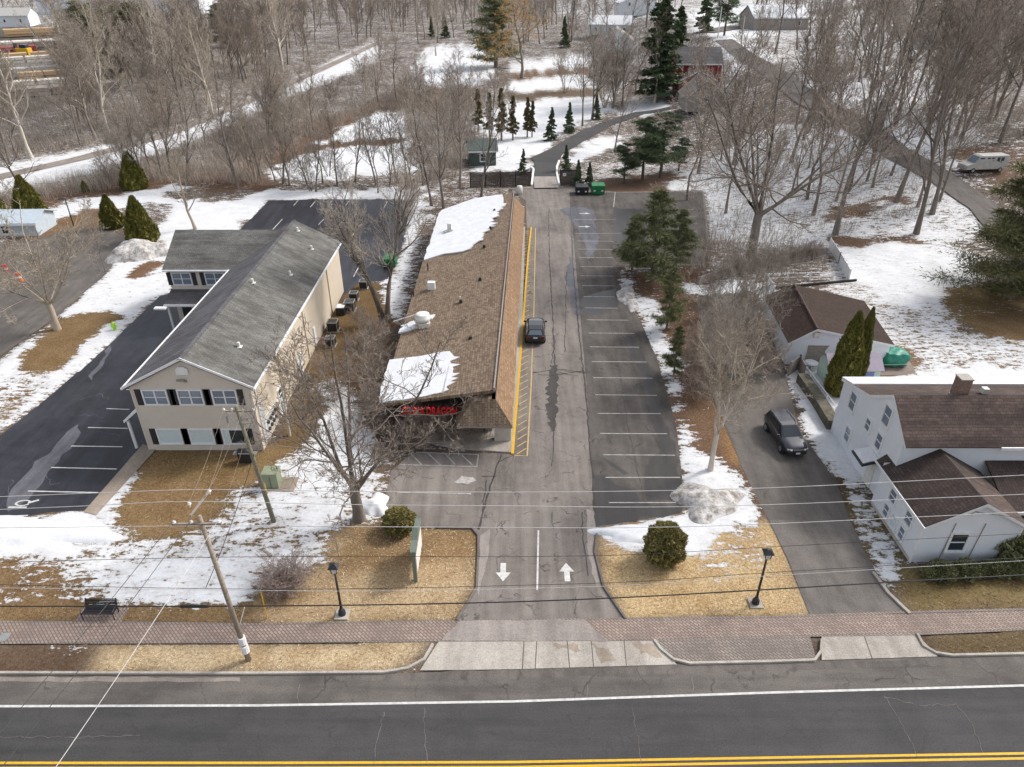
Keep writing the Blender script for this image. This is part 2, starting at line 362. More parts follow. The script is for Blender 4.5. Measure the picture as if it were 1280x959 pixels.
def densify(pl, step, jit=0.0, closed=False, seed=1):
    r = random.Random(seed); out = []; n = len(pl)
    for i in range(n if closed else n - 1):
        a, b = Vector(pl[i]), Vector(pl[(i + 1) % n]); k = max(1, int((b - a).length / step))
        for j in range(k):
            q = a.lerp(b, j / k)
            if j or not jit: q = q + Vector((r.uniform(-jit, jit), r.uniform(-jit, jit), 0))
            out.append(q)
    if not closed: out.append(Vector(pl[-1]))
    return out
def sheet(name, poly, mat, z, parent=None, ragged=0, step=.5, seed=1):
    p = densify([Vector((q[0], q[1], 0)) for q in poly], step, ragged, True, seed) if ragged else poly
    bm = bmesh.new(); vs = [bm.verts.new((q[0], q[1], z)) for q in p]; f = bm.faces.new(vs)
    if f.normal.z < 0 or (f.normal_update() or f.normal.z < 0): f.normal_flip()
    bmesh.ops.triangulate(bm, faces=bm.faces[:]); me = bpy.data.meshes.new(name); bm.to_mesh(me); bm.free()
    me.materials.append(MATS[mat]); o = bpy.data.objects.new(name, me); COL.objects.link(o)
    if parent: o.parent = parent
    else: o['kind'] = 'structure'
    return o
def strip(name, pl, w, mat, z, parent=None, jit=0, step=1.0, seed=1, drape=False):
    p = densify([Vector((q[0], q[1], 0)) for q in pl], step, jit, False, seed) if (jit or drape) else [Vector((q[0], q[1], 0)) for q in pl]
    v = []; f = []; rr = random.Random(seed)
    for i, q in enumerate(p):
        d = (p[min(i + 1, len(p) - 1)] - p[max(i - 1, 0)]).normalized(); nrm = Vector((-d.y, d.x, 0))
        ww = w[0] + (w[1] - w[0]) * i / (len(p) - 1) if isinstance(w, tuple) else w
        if jit: ww *= rr.uniform(.5, 1.4)
        for sgn in (-.5, .5):
            a = q + nrm * ww * sgn; a.z = z + (float(terr(a.x, a.y)) if drape else 0); v.append(a)
    for i in range(len(p) - 1): f.append((2 * i, 2 * i + 2, 2 * i + 3, 2 * i + 1) if False else (2 * i + 1, 2 * i, 2 * i + 2, 2 * i + 3))
    mb = MB().add(v, f); o = mb.build(name, mat, parent)
    if not parent: o['kind'] = 'structure'
    return o
def kerb(name, pl, mat='concrete', w=.15, h=.12):
    mb = MB(); p = [Vector((q[0], q[1], 0)) for q in pl]; v = []; f = []
    for i, q in enumerate(p):
        d = (p[min(i + 1, len(p) - 1)] - p[max(i - 1, 0)]).normalized(); n_ = Vector((-d.y, d.x, 0)) * w / 2
        v += [q - n_ + Vector((0, 0, -.05)), q - n_ * .9 + Vector((0, 0, h)), q + n_ * .9 + Vector((0, 0, h)), q + n_ + Vector((0, 0, -.05))]
    for i in range(len(p) - 1):
        for j in range(3): f.append((4 * i + j, 4 * i + 4 + j, 4 * i + 5 + j, 4 * i + 1 + j))
    f += [(0, 1, 2, 3), tuple(4 * (len(p) - 1) + j for j in (3, 2, 1, 0))]
    o = mb.add(v, f).build(name, mat); o['kind'] = 'structure'; return o

# ---------------------------------------------------------------- paved areas measured in the photograph
def ext(pl, L=90, R_=90):
    pl = [Vector(p) for p in pl]
    return [pl[0] + (pl[0] - pl[1]).normalized() * L] + pl + [pl[-1] + (pl[-1] - pl[-2]).normalized() * R_]
KERB = ext(P((0, 843), (320, 844), (500, 842), (640, 837), (845, 831), (1025, 826), (1280, 818)))
WLINE = ext(P((0, 883), (320, 882), (640, 877), (960, 866), (1280, 857)))
YEL = ext(P((0, 957), (320, 957), (640, 956), (960, 950.5), (1280, 945)))
BR_T = ext(P((0, 778), (150, 779), (320, 781), (570, 777), (780, 774), (960, 772), (1120, 766), (1280, 762)))
BR_B = ext(P((0, 804), (320, 803), (550, 801), (820, 800), (1010, 795), (1145, 793), (1280, 787)))
LOT = [(570, 777), (585, 752), (595, 735), (597, 690), (597, 670), (590, 661), (485, 660), (478, 640), (488, 590), (515, 566), (640, 567), (641, 520), (655, 380), (659, 300), (657, 250), (640, 240), (640, 236), (700, 232), (770, 240), (880, 238), (886, 300), (880, 332), (775, 332), (768, 345), (800, 400), (822, 450), (845, 530), (853, 600), (857, 635), (850, 643), (745, 660), (743, 690), (755, 735), (783, 775)]
NEWLOT = [(-60, 545), (0, 545), (60, 497), (130, 437), (200, 370), (215, 366), (240, 330), (300, 287), (336, 251), (400, 249), (514, 250), (505, 300), (488, 345), (478, 352), (450, 352), (300, 480), (200, 560), (190, 560), (106, 640), (60, 640), (0, 652), (-60, 655)]
FARLOT = [(-80, 500), (0, 445), (68, 398), (130, 345), (152, 318), (165, 300), (130, 285), (100, 285), (40, 300), (-80, 310)]
DRIVE = [(884, 480), (880, 430), (870, 372), (940, 366), (952, 400), (972, 440), (985, 480), (1000, 540), (1045, 600), (1062, 650), (1095, 715), (1132, 766), (1012, 770), (985, 700), (960, 650), (930, 590), (905, 530)]
GATE_DR = [(668, 236), (668, 205), (664, 198), (686, 188), (727, 164), (756, 154), (764, 158), (732, 176), (703, 194), (697, 205), (697, 235)]
PAVED_PX = [LOT, NEWLOT, FARLOT, DRIVE]

# ---------------------------------------------------------------- the ground: one sheet with snow cover and grass
def nodes(lo, mid0, mid1, step, hi, g=1.045):
    a = list(np.arange(mid0, mid1, step)); d = step
    while a[-1] < hi: d *= g; a.append(a[-1] + d)
    d = step; 
    while a[0] > lo: d *= 1.09; a.insert(0, a[0] - d)
    return np.array(a)
gy = nodes(-60, 13, 135, .36, 1900, 1.05); gxp = nodes(0, 0, 52, .42, 1000, 1.05); gxp = gxp[gxp >= 0]; gx = np.concatenate([-gxp[:0:-1], gxp])
GX, GY = np.meshgrid(gx, gy); base = terr(GX, GY)
dep = GY * CP + (CH - base) * SP
k = FOC / np.maximum(dep, 4); PX = 640 + GX * k; PY = 479.5 - (GY * -SP * -1 + (base - CH) * CP) * k
# up = (0,sin,cos):  screen row from y*SP + (z-CH)*CP
PY = 479.5 - (GY * SP + (base - CH) * CP) * k
PXc = np.clip(PX, -60, 1340); PYc = np.clip(PY, -40, 975)
def vnoise(x, y, seed):
    g = np.random.default_rng(seed).uniform(-1, 1, (64, 64)); xi = np.floor(x).astype(int); yi = np.floor(y).astype(int); fx = sstep(x - xi); fy = sstep(y - yi)
    h = lambda i, j: g[(xi + i) % 64, (yi + j) % 64]
    return (h(0, 0) * (1 - fx) + h(1, 0) * fx) * (1 - fy) + (h(0, 1) * (1 - fx) + h(1, 1) * fx) * fy
def fbm(x, y, seed): return vnoise(x, y, seed) + .6 * vnoise(x * 2.1, y * 2.1, seed + 1) + .4 * vnoise(x * 4.3, y * 4.3, seed + 2)
wamp = np.interp(GY, [20, 40, 60, 120, 300], [.22, .45, .8, 1.6, 4.0]); wf = .35 / np.maximum(wamp, .3) ** .6
PXs, PYs = PXc, PYc
wx_, wy_ = GX + wamp * fbm(GX * .42, GY * .42, 3), GY + wamp * 1.2 * fbm(GX * .42 + 9, GY * .42 + 5, 11)
bw = terr(wx_, wy_); kw_ = FOC / np.maximum(wy_ * CP + (CH - bw) * SP, 4)
PXc = np.clip(640 + wx_ * kw_, -60, 1340); PYc = np.clip(479.5 - (wy_ * SP + (bw - CH) * CP) * kw_, -40, 975)
snow = np.full(GX.shape, .43); cov = np.zeros(GX.shape + (3,)); cov[:] = (.16, .125, .098)
LITTER, TAN, STRAW, OLIVE, RUST, DARK, GRASSB = (.165, .12, .085), (.54, .41, .25), (.62, .49, .31), (.20, .15, .07), (.175, .108, .07), (.11, .078, .055), (.25, .175, .095)
def paint(poly, s=None, c=None):
    m = inpoly(PXc, PYc, poly)
    if s is not None: snow[m] = s
    if c is not None: cov[m] = c
paint([(-99, 225), (0, 208), (200, 172), (330, 118), (470, 52), (470, 74), (330, 136), (200, 192), (0, 246), (-99, 260)], .82)
paint([(345, 225), (350, 192), (420, 162), (480, 140), (502, 148), (515, 215), (420, 224)], .97, GRASSB)
paint([(408, 186), (450, 152), (500, 138), (503, 172), (440, 186)], .97, GRASSB)
paint([(350, 192), (360, 184), (500, 172), (500, 180), (420, 186)], .1, RUST)
paint([(300, 215), (345, 165), (440, 140), (470, 138), (420, 165), (360, 205)], .15, RUST)
paint([(445, 135), (520, 105), (600, 110), (600, 135), (490, 140)], .25, LITTER)
paint([(648, 128), (690, 122), (757, 120), (752, 142), (700, 165), (655, 176), (608, 180), (600, 150)], .97, GRASSB)
paint([(636, 104), (735, 86), (738, 110), (640, 116)], .95, GRASSB)
paint([(636, 82), (740, 68), (735, 86), (640, 92)], .9, GRASSB)
paint([(640, 92), (735, 84), (737, 90), (636, 104)], .1, RUST)
paint([(640, 116), (740, 110), (752, 120), (646, 126)], .12, LITTER)
paint([(606, 181), (700, 173), (668, 196), (640, 203), (610, 202)], 1, GRASSB)
paint([(600, 202), (668, 202), (668, 214), (590, 214)], .75, DARK)
paint([(704, 198), (720, 190), (770, 166), (772, 182), (722, 202)], .97, GRASSB)
paint([(770, 140), (800, 128), (845, 124), (845, 136), (790, 146)], .97, GRASSB)
paint([(528, 62), (610, 55), (612, 88), (600, 105), (515, 108)], .85, GRASSB)
paint([(745, 205), (880, 195), (880, 232), (745, 234)], .55, RUST)
paint([(745, 226), (850, 216), (850, 240), (745, 240)], .1, RUST)
paint([(832, 232), (960, 155), (1130, 165), (1240, 285), (1200, 305), (1050, 312), (850, 305)], .7, LITTER)
paint([(1030, 292), (1095, 292), (1090, 308), (1032, 312)], .2, RUST); paint([(1085, 300), (1140, 300), (1170, 306), (1090, 310)], .3, RUST)
paint([(1030, 262), (1090, 255), (1080, 275), (1028, 280)], .35, RUST); paint([(1100, 245), (1130, 245), (1130, 256), (1100, 256)], .25, RUST)
paint([(850, 300), (1030, 312), (1025, 345), (870, 345)], .5, LITTER)
paint([(1040, 310), (1190, 304), (1235, 330), (1195, 370), (1205, 420), (1400, 440), (1400, 500), (1060, 500), (1040, 430)], .62, GRASSB)
paint([(1050, 312), (1190, 306), (1230, 335), (1180, 372), (1120, 385), (1060, 345)], .84, GRASSB)
paint([(1120, 470), (1400, 450), (1400, 560), (1100, 560)], 1.0, GRASSB)
paint([(1178, 368), (1230, 355), (1400, 355), (1400, 436), (1240, 424), (1195, 400)], .34, (.25, .175, .08))
paint([(1215, 392), (1400, 392), (1400, 425), (1240, 424)], .16, (.25, .165, .085))
paint([(1000, 108), (1140, 78), (1235, 190), (1240, 230), (1180, 205), (1100, 160), (1060, 138)], .9, LITTER)
paint([(1170, 188), (1290, 178), (1290, 230), (1240, 235)], .35, RUST)
paint([(900, 45), (1000, 30), (1000, 60), (920, 95)], .85, LITTER); paint([(700, -40), (1340, -40), (1340, 60), (1000, 90), (880, 30), (700, 20)], .55)
paint([(870, 20), (960, 0), (1000, 20), (960, 45), (880, 45)], .9); paint([(-60, -40), (260, -40), (230, 25), (-60, 40)], .5)
paint([(-60, 40), (90, 35), (110, 75), (90, 125), (-60, 160)], .1, (.12, .11, .10))
# left side of the office
paint([(-99, 260), (0, 246), (120, 225), (230, 210), (330, 205), (345, 240), (215, 236), (110, 246), (0, 280), (-99, 300)], .3, RUST)
paint([(-60, 300), (30, 272), (110, 246), (215, 234), (228, 252), (130, 262), (60, 285)], .92, GRASSB)
paint([(35, 286), (130, 255), (135, 290), (90, 302), (40, 300)], .05, (.24, .15, .085))
paint([(195, 292), (215, 248), (300, 252), (340, 238), (515, 238), (516, 250), (336, 252), (300, 288), (240, 330), (205, 330)], .96, GRASSB)
paint([(185, 300), (205, 298), (205, 325), (195, 320)], .05, (.22, .13, .08))
paint([(-80, 510), (0, 450), (70, 400), (152, 320), (205, 318), (222, 366), (200, 372), (130, 440), (60, 500), (-80, 590)], .86, GRASSB)
paint([(0, 490), (20, 460), (75, 397), (145, 388), (142, 400), (85, 455), (30, 475)], .08, (.26, .175, .085))
paint([(150, 345), (178, 333), (200, 320), (205, 330), (185, 343), (160, 350)], .15, (.22, .13, .08))
paint([(0, 470), (28, 462), (70, 458), (20, 520), (-60, 560)], .6, (.26, .175, .085))
# front lawn, left
paint([(-80, 640), (100, 640), (190, 562), (330, 566), (430, 560), (480, 600), (478, 660), (420, 668), (408, 705), (330, 735), (318, 760), (-80, 760)], .59, (.22, .155, .08))
paint([(186, 560), (330, 566), (365, 560), (330, 600), (290, 612), (250, 662), (175, 668), (150, 640), (165, 600)], .1, (.30, .20, .10))
paint([(186, 562), (330, 566), (325, 590), (240, 600), (185, 590)], .0, (.24, .165, .075))
paint([(-80, 645), (40, 655), (105, 642), (112, 660), (90, 700), (-80, 712)], 1.0, GRASSB)
paint([(150, 600), (172, 590), (165, 620), (110, 668), (95, 662)], .85, GRASSB)
paint([(120, 700), (260, 695), (400, 690), (345, 730), (318, 752), (150, 755)], .78, GRASSB)
paint([(330, 610), (420, 560), (460, 590), (415, 650), (380, 670), (330, 640)], .74, (.2, .14, .075))
paint([(-80, 705), (90, 695), (105, 740), (110, 778), (-80, 778)], .38, (.25, .165, .085))
paint([(-80, 758), (330, 757), (325, 782), (-80, 780)], .1, (.27, .18, .09))
paint([(318, 760), (330, 735), (408, 705), (412, 668), (440, 655), (600, 660), (597, 735), (572, 778), (320, 782)], .0, TAN)
paint([(430, 660), (600, 662), (597, 700), (420, 720)], .0, (.32, .215, .11))
paint([(330, 566), (360, 545), (395, 430), (440, 345), (478, 352), (500, 380), (478, 440), (440, 480), (400, 530), (365, 568)], .03, (.19, .125, .055))
paint([(400, 480), (450, 465), (470, 560), (440, 610), (395, 560), (408, 520)], .85, LITTER)
paint([(425, 480), (500, 420), (500, 560), (465, 560), (450, 500)], .25, (.17, .115, .075))
paint([(480, 300), (505, 252), (540, 236), (530, 300), (500, 405), (482, 400)], .75, LITTER)
# strips along the road
paint([(-99, 803), (540, 801), (520, 826), (490, 838), (-99, 845)], .0, STRAW)
paint([(-99, 803), (130, 803), (118, 842), (-99, 845)], .02, (.155, .105, .07))
paint([(40, 806), (120, 804), (110, 815), (50, 817)], .62)
paint([(1145, 793), (1380, 786), (1380, 822), (1180, 822)], .0, (.17, .125, .065))
paint([(1112, 712), (1180, 708), (1400, 706), (1400, 766), (1135, 768)], .0, (.27, .20, .10))
paint([(1120, 715), (1300, 720), (1300, 740), (1135, 750)], .0, (.22, .17, .07))
# island between the plaza and the drive
paint([(745, 660), (850, 643), (905, 560), (880, 480), (930, 590), (985, 700), (1012, 772), (783, 777), (757, 735)], .12, (.60, .445, .245))
paint([(768, 345), (880, 330), (885, 480), (935, 590), (960, 650), (880, 650), (857, 640), (830, 470), (800, 400)], .3, RUST)
paint([(850, 480), (900, 470), (912, 540), (895, 568), (868, 568)], .2, (.20, .125, .075))
paint([(895, 520), (915, 515), (935, 575), (920, 590)], .02, (.40, .24, .10))
paint([(768, 345), (785, 350), (820, 420), (838, 470), (858, 540), (868, 570), (900, 580), (935, 600), (952, 685), (925, 690), (875, 650), (858, 635), (846, 530), (822, 450), (800, 400)], .88, RUST)
paint([(745, 668), (775, 658), (862, 640), (895, 655), (892, 688), (850, 695), (798, 696), (768, 690), (762, 672)], 1.0, TAN)
paint([(890, 660), (950, 655), (965, 715), (900, 735), (870, 720)], .46, (.60, .445, .245))
paint([(770, 370), (830, 380), (850, 470), (835, 470)], .75, RUST)
paint([(978, 468), (1000, 465), (1042, 530), (1075, 590), (1078, 612), (1058, 610), (1020, 550), (990, 500)], .97, DARK)
paint([(1000, 573), (1025, 575), (1050, 610), (1062, 650), (1090, 690), (1120, 740), (1095, 720), (1040, 640)], .93, OLIVE)
paint([(1010, 590), (1050, 590), (1065, 640), (1040, 645)], .05, DARK)
paint([(1060, 610), (1090, 625), (1128, 705), (1110, 715), (1075, 660)], .66, (.2, .165, .06))
paint([(935, 358), (957, 362), (992, 462), (975, 448), (950, 400)], .95, LITTER); paint([(865, 358), (940, 350), (945, 366), (868, 372)], .95, LITTER)
paint([(1004, 455), (1050, 455), (1058, 535), (1040, 530), (1000, 470)], .95, DARK)
paint([(1085, 440), (1130, 440), (1150, 470), (1090, 472)], .05, (.26, .17, .13))
paved = np.zeros(GX.shape)
APRONS = [[(549, 800), (820, 799), (846, 833), (640, 839), (525, 840)], [(818, 799), (1012, 794), (1172, 792), (1172, 824), (1027, 828), (865, 831)]]
for poly in PAVED_PX + APRONS: paved[inpoly(PXs, PYs, poly)] = 1
roadm = inpoly(GX, GY, KERB + [Vector((400, -40, 0)), Vector((-400, -40, 0))]) | inpoly(GX, GY, BR_T + BR_B[::-1])
def blur(a, it=1):
    for _ in range(it):
        a = a.copy(); a[1:-1] = .25 * a[:-2] + .5 * a[1:-1] + .25 * a[2:]; a[:, 1:-1] = .25 * a[:, :-2] + .5 * a[:, 1:-1] + .25 * a[:, 2:]
    return a
snow[(GY < 13)] = .2; cov[GY < 13] = (.3, .21, .11)
snow[paved > 0] *= .35; snow[roadm] = 0
snow = blur(snow, 2); cov = np.stack([blur(cov[..., i], 2) for i in range(3)], -1); pv = blur(paved, 1)
lump = (np.sin(GX * 1.7 + 2 * np.sin(GY * .9)) * np.sin(GY * 1.3 + 1.5 * np.sin(GX * .7)) * .5 + .5)
GZ = base + snow * (.05 + .07 * lump) * (1 - pv) - .06 * pv
GZ[roadm] = -.08
nr, nc = GX.shape
me = bpy.data.meshes.new('ground'); idx = np.arange(nr * nc).reshape(nr, nc)
quads = np.stack([idx[:-1, :-1], idx[:-1, 1:], idx[1:, 1:], idx[1:, :-1]], -1).reshape(-1, 4)
me.vertices.add(nr * nc); me.vertices.foreach_set('co', np.stack([GX, GY, GZ], -1).astype('f').ravel())
me.loops.add(quads.size); me.loops.foreach_set('vertex_index', quads.ravel().astype('i'))
me.polygons.add(len(quads)); me.polygons.foreach_set('loop_start', np.arange(0, quads.size, 4, dtype='i'))
me.polygons.foreach_set('loop_total', np.full(len(quads), 4, 'i')); me.polygons.foreach_set('use_smooth', np.ones(len(quads), bool))
at = me.attributes.new('snow', 'FLOAT', 'POINT'); at.data.foreach_set('value', snow.astype('f').ravel())
ac = me.attributes.new('cov', 'FLOAT_COLOR', 'POINT'); ac.data.foreach_set('color', np.concatenate([cov, np.ones(cov.shape[:2] + (1,))], -1).astype('f').ravel())
me.update(); me.validate(); me.materials.append(MATS['ground'])
go = bpy.data.objects.new('ground', me); COL.objects.link(go); go['kind'] = 'structure'

# ---------------------------------------------------------------- roads, lots and walks
road = sheet('road', KERB + [Vector((400, 12.4, 0)), Vector((-400, 12.4, 0))], 'asphalt_road', 0)
sheet('road_shoulder', KERB + WLINE[::-1], 'asphalt_shoulder', .004, road)
strip('edge_line', WLINE, .13, 'line_bright', .009, road)
strip('centre_line', [p + Vector((0, .12, 0)) for p in YEL], .12, 'yellow_paint', .009, road)
strip('centre_line', [p - Vector((0, .12, 0)) for p in YEL], .12, 'yellow_paint', .009, road)
for i, pl in enumerate([[(1105, 870), (1120, 893), (1137, 925), (1148, 948)], [(1195, 880), (1215, 905), (1228, 940)], [(480, 890), (470, 930), (466, 957)], [(790, 880), (795, 910), (801, 955)],
           [(0, 921), (90, 922), (175, 919)], [(1105, 872), (1150, 882), (1195, 880)], [(530, 885), (533, 955)], [(200, 865), (190, 883)], [(375, 855), (372, 882)], [(790, 848), (789, 870)], [(735, 852), (733, 872)], [(865, 846), (866, 864)]]):
    strip('crack', P(*pl), .022, 'asphalt_old' if i < 7 else 'asphalt_old', .012, road, .07, .22, i)
sheet('gutter_stain', P((420, 846), (560, 839), (850, 833), (1280, 821), (1280, 828), (850, 842), (560, 851), (420, 852)), 'asphalt_drive', .008, road, .08, .6, 3)
sheet('gutter_stain', P((0, 846), (300, 847), (300, 852), (0, 852)), 'gravel', .008, road, .06, .6, 4)
walk = sheet('sidewalk', BR_T + BR_B[::-1], 'brick_paver', .03)
sheet('faded_walk', P((575, 777), (730, 774.5), (760, 802), (552, 801)), 'worn_strip', .036, walk, .05, .5, 5)
for e, pl in (('t', BR_T), ('b', BR_B)): strip('border_course', pl, .16, 'grey_paver', .035, walk)
sheet('manhole_cover', [U(5, 797) + Vector((.3 * math.cos(a), .3 * math.sin(a), 0)) for a in np.linspace(0, 6.0, 16)], 'steel', .037, walk)
sheet('driveway_apron', P((549, 801), (820, 800.5), (846, 831), (640, 837), (525, 838.5)), 'concrete', .025)
sheet('driveway_apron', P((1027, 796), (1146, 793), (1172, 821), (1027, 825.5)), 'concrete', .025)
for px in ((655, 802, 837), (671, 802, 836.5), (739, 802, 834), (709, 802, 835), (780, 801, 833)): strip('joint', P((px[0], px[1]), (px[0] + (3 if px[0] > 700 else -2), px[2])), .05, 'asphalt_drive', .03, bpy.data.objects['driveway_apron'])
strip('joint', P((1080, 795), (1090, 823.5)), .05, 'asphalt_drive', .03, bpy.data.objects['driveway_apron.001'])
for i, pl in enumerate([[(735, 804), (760, 812), (770, 826), (752, 830), (745, 818)], [(690, 806), (722, 806), (730, 814), (700, 812)], [(790, 803), (812, 804), (828, 822), (800, 818)]]): sheet('tyre_stain', P(*pl), 'concrete_tan', .029, bpy.data.objects['driveway_apron'], .15, .25, i)
sheet('paver_island', P((818, 801), (1012, 796), (1020, 826), (865, 829), (845, 825), (830, 813)), 'grey_paver', .09)
kerb('kerb', [p for p in P((-400, 842), (0, 842), (320, 842.5), (480, 841), (510, 836), (530, 825), (541, 806))])
kerb('kerb', P((818, 801), (826, 812), (842, 825), (862, 830), (960, 828), (1018, 826), (1026, 815), (1027, 800)))
kerb('kerb', P((1146, 793), (1154, 808), (1170, 817), (1190, 820), (1280, 818), (1700, 804)))
lot = sheet('parking_lot', P(*LOT), 'asphalt_old', .004)
sheet('bay_asphalt', P((717, 300), (712, 240), (770, 241), (878, 240), (884, 300), (878, 330), (775, 331), (768, 345), (800, 400), (822, 450), (845, 530), (853, 600), (856, 634), (850, 642), (745, 659), (741, 605), (733, 480), (724, 380)), 'asphalt_bay', .008, lot)
kerb('kerb', P((571, 776), (586, 752), (596, 735), (598, 690), (598, 670), (590, 660.5), (545, 660)), 'asphalt_far', .14, .1)
kerb('kerb', P((782, 774), (755, 735), (744, 692), (746, 664)), 'asphalt_far', .14, .1)
for a, b, c, d in ((761, 628.5, 857, 628.5), (757, 597, 850, 597), (754, 568.7, 844, 569.3), (750, 542, 834, 542.5), (747, 517, 826, 517.3), (744, 493.7, 821, 494.5), (741.5, 472.3, 816, 473), (739.5, 452.2, 808, 452.8), (737.5, 433.8, 799, 434.3), (735.5, 416.5, 793, 417), (733.5, 400, 786, 400.5), (731, 385, 772, 385.5), (729.5, 371, 768, 371.3), (728, 357.2, 768, 357.6), (726, 345, 767, 345.3), (725, 333.3, 766, 333.8), (724, 322, 766, 322.3), (722.5, 311.5, 767, 312), (721, 301.4, 767, 301.8), (719, 292, 776, 292), (718, 274.5, 770, 274.5),
                   (838, 300, 874, 299), (842, 290, 873, 289), (845, 281, 872, 280), (846, 272, 870, 271), (848, 263, 868, 262)):
    strip('stall_line', P((a, b), (c, d)), .09, 'line_white', .016, lot)
strip('stall_line', P((769, 240), (767, 259)), .12, 'line_white', .016, lot)
for a in ([(497, 615.5), (589, 617.5)], [(520, 565.5), (598, 568.5)], [(500, 581), (596, 583.5)], [(598, 568.5), (596, 583.5)], [(512, 566), (527, 581)], [(535, 567), (551, 582)], [(557, 568), (569, 581)], [(577, 569), (591, 582)]):
    strip('stall_line', P(*a), .1, 'line_white', .016, lot)
strip('lane_line', P((673, 663), (671.5, 738)), .11, 'line_bright', .016, lot)
def arrow(px, p0, p1, up, parent):
    a, b = U(px, p0), U(px - (1.5 if up else -1.5) * 0, p1); c = (a + b) / 2; L = (a - b).length / 2; s = 1 if up else -1
    pts = [(-.17, -L), (.17, -L), (.17, L * .05), (.46, L * .05), (0, L), (-.46, L * .05), (-.17, L * .05)]
    return sheet('direction_arrow', [c + Vector((x, y * s, 0)) for x, y in (pts if s > 0 else pts)], 'line_bright', .017, parent)
arrow(629, 704, 727, False, lot); arrow(708.5, 704, 727, True, lot)
for py in (267, 283.5):      # small arrows between the far stalls
    c = U(731, py); sheet('direction_arrow', [c + Vector(q) for q in ((-.8, -.12, 0), (.1, -.12, 0), (.1, -.4, 0), (.8, 0, 0), (.1, .4, 0), (.1, .12, 0), (-.8, .12, 0))], 'line_bright', .017, lot)
strip('kerb_paint', P((638, 569), (641, 568)), .02, 'yellow_paint', .017, lot)
strip('hatch_border', P((643.5, 569.5), (659, 570), (664, 480), (667.5, 380), (669.5, 285)), .12, 'yellow_faded', .016, lot)
for i in range(46):
    t = i / 45; y0 = 568 - (568 - 290) * (1 - (1 - t) ** 1.5); 
    a = U(646 + (667 - 646) * (568 - y0) / 283 * .55, y0); b = a + Vector((.72, .75, 0))
    strip('hatch_stripe', [a, b], .09, 'yellow_faded', .015, lot)
for i, pl in enumerate([[(598, 662), (609, 620), (622, 580), (627, 568)], [(694, 470), (691, 400), (687, 330), (686, 260)], [(693, 480), (692, 560), (689, 583)], [(744, 640), (741, 600), (737, 560), (733, 500), (728, 455), (722, 400), (716, 330), (713, 250)],
                        [(807, 633), (795, 580), (784, 530), (777, 480), (768, 430), (762, 400)], [(708, 340), (707, 400), (706, 440)], [(602, 596), (620, 596)], [(597, 560), (738, 498)][:0] or [(664, 467), (690, 462), (735, 467)], [(622, 579), (640, 570)], [(690, 640), (690, 655)], [(735, 720), (727, 660), (728, 640)], [(608, 600), (603, 640)]]):
    strip('sealed_crack', P(*pl), (.13, .09) if i in (0, 1, 3) else .07, 'tar', .013, lot, .06, .5, i)
sheet('tar_patch', P((684, 480), (688, 456), (697, 456), (696, 500), (694, 535), (688, 540), (685, 515)), 'tar', .014, lot, .22, .3, 2)
for i, pl in enumerate([[(664, 467), (680, 464), (700, 462), (737, 466)], [(672, 468), (690, 470), (730, 463)], [(684, 472), (700, 466), (722, 470)], [(690, 455), (694, 420)]]):
    strip('sealed_crack', P(*pl), .1, 'tar', .0146, lot, .12, .35, 40 + i)
for i, pl in enumerate([[(805, 484), (818, 483), (830, 530), (845, 560), (852, 625), (812, 626), (806, 600), (815, 570), (826, 565), (820, 540), (812, 510)],
                        [(741, 594), (762, 597), (770, 606), (792, 612), (800, 626), (815, 632), (854, 633), (848, 641), (745, 658), (742, 620)],
                        [(780, 420), (798, 430), (812, 460), (820, 482), (806, 484), (790, 450)], [(754, 573), (762, 575), (786, 592), (780, 594)], [(768, 260), (800, 262), (810, 300), (770, 320), (765, 300)], [(728, 372), (770, 360), (772, 385), (745, 395), (725, 395)]]):
    sheet('wet_patch', P(*pl), 'asphalt_wet', .010, lot, .22, .6, i)
sheet('meltwater_stain', P((706, 350), (712, 320), (717, 330), (722, 370), (724, 400), (718, 392), (712, 362)), 'salt_stain', .012, lot, .2, .8, 1)
sheet('meltwater_stain', P((700, 262), (718, 258), (742, 262), (748, 300), (735, 330), (728, 300), (715, 275)), 'salt_stain', .012, lot, .3, .8, 2)
for i, pl in enumerate([[(600, 670), (612, 662), (611, 690), (604, 720), (598, 745), (596, 735), (599, 700)], [(733, 636), (743, 640), (744, 662), (740, 690), (750, 730), (745, 735), (735, 690)]]):
    sheet('worn_edge', P(*pl), 'worn_strip', .012, lot, .06, .5, i)
nl = sheet('office_parking_lot', P(*NEWLOT), 'asphalt_new', .004)
for pl in ([(35, 614), (122, 616)], [(64, 584.5), (146, 586.5)], [(89, 557.7), (153, 558.7)], [(110, 534.5), (160, 535.7)], [(133, 511), (162, 512)], [(158, 487), (166, 487.5)], [(341, 287), (353, 274)], [(367, 257), (373, 250.5)], [(388, 259), (394, 252)], [(409, 258), (415, 251)], [(420, 287), (430, 275)], [(436, 300), (452, 280)], [(432, 257), (437, 251)], [(480, 260), (484, 252)], [(442, 346), (450, 331)], [(398, 281), (405, 274)]):
    strip('stall_line', P(*pl), .11, 'line_bright', .012, nl)
sheet('meltwater_stain', P((10, 620), (40, 585), (80, 545), (98, 530), (96, 550), (60, 590), (35, 625), (10, 640)), 'salt_stain', .010, nl, .3, .8, 4)
sheet('meltwater_stain', P((110, 470), (125, 452), (138, 432), (130, 455), (115, 476)), 'salt_stain', .010, nl, .25, .8, 5)
for i, pl in enumerate([[(15, 600), (10, 615), (14, 632)], [(55, 590), (62, 604), (75, 604)], [(100, 500), (125, 492), (135, 500)], [(98, 520), (118, 518), (130, 522)], [(110, 462), (128, 468)], [(140, 400), (170, 395)], [(120, 540), (150, 545)]]):
    strip('salt_streak', P(*pl), .045, 'salt_stain', .011, nl, .22, .3, i)
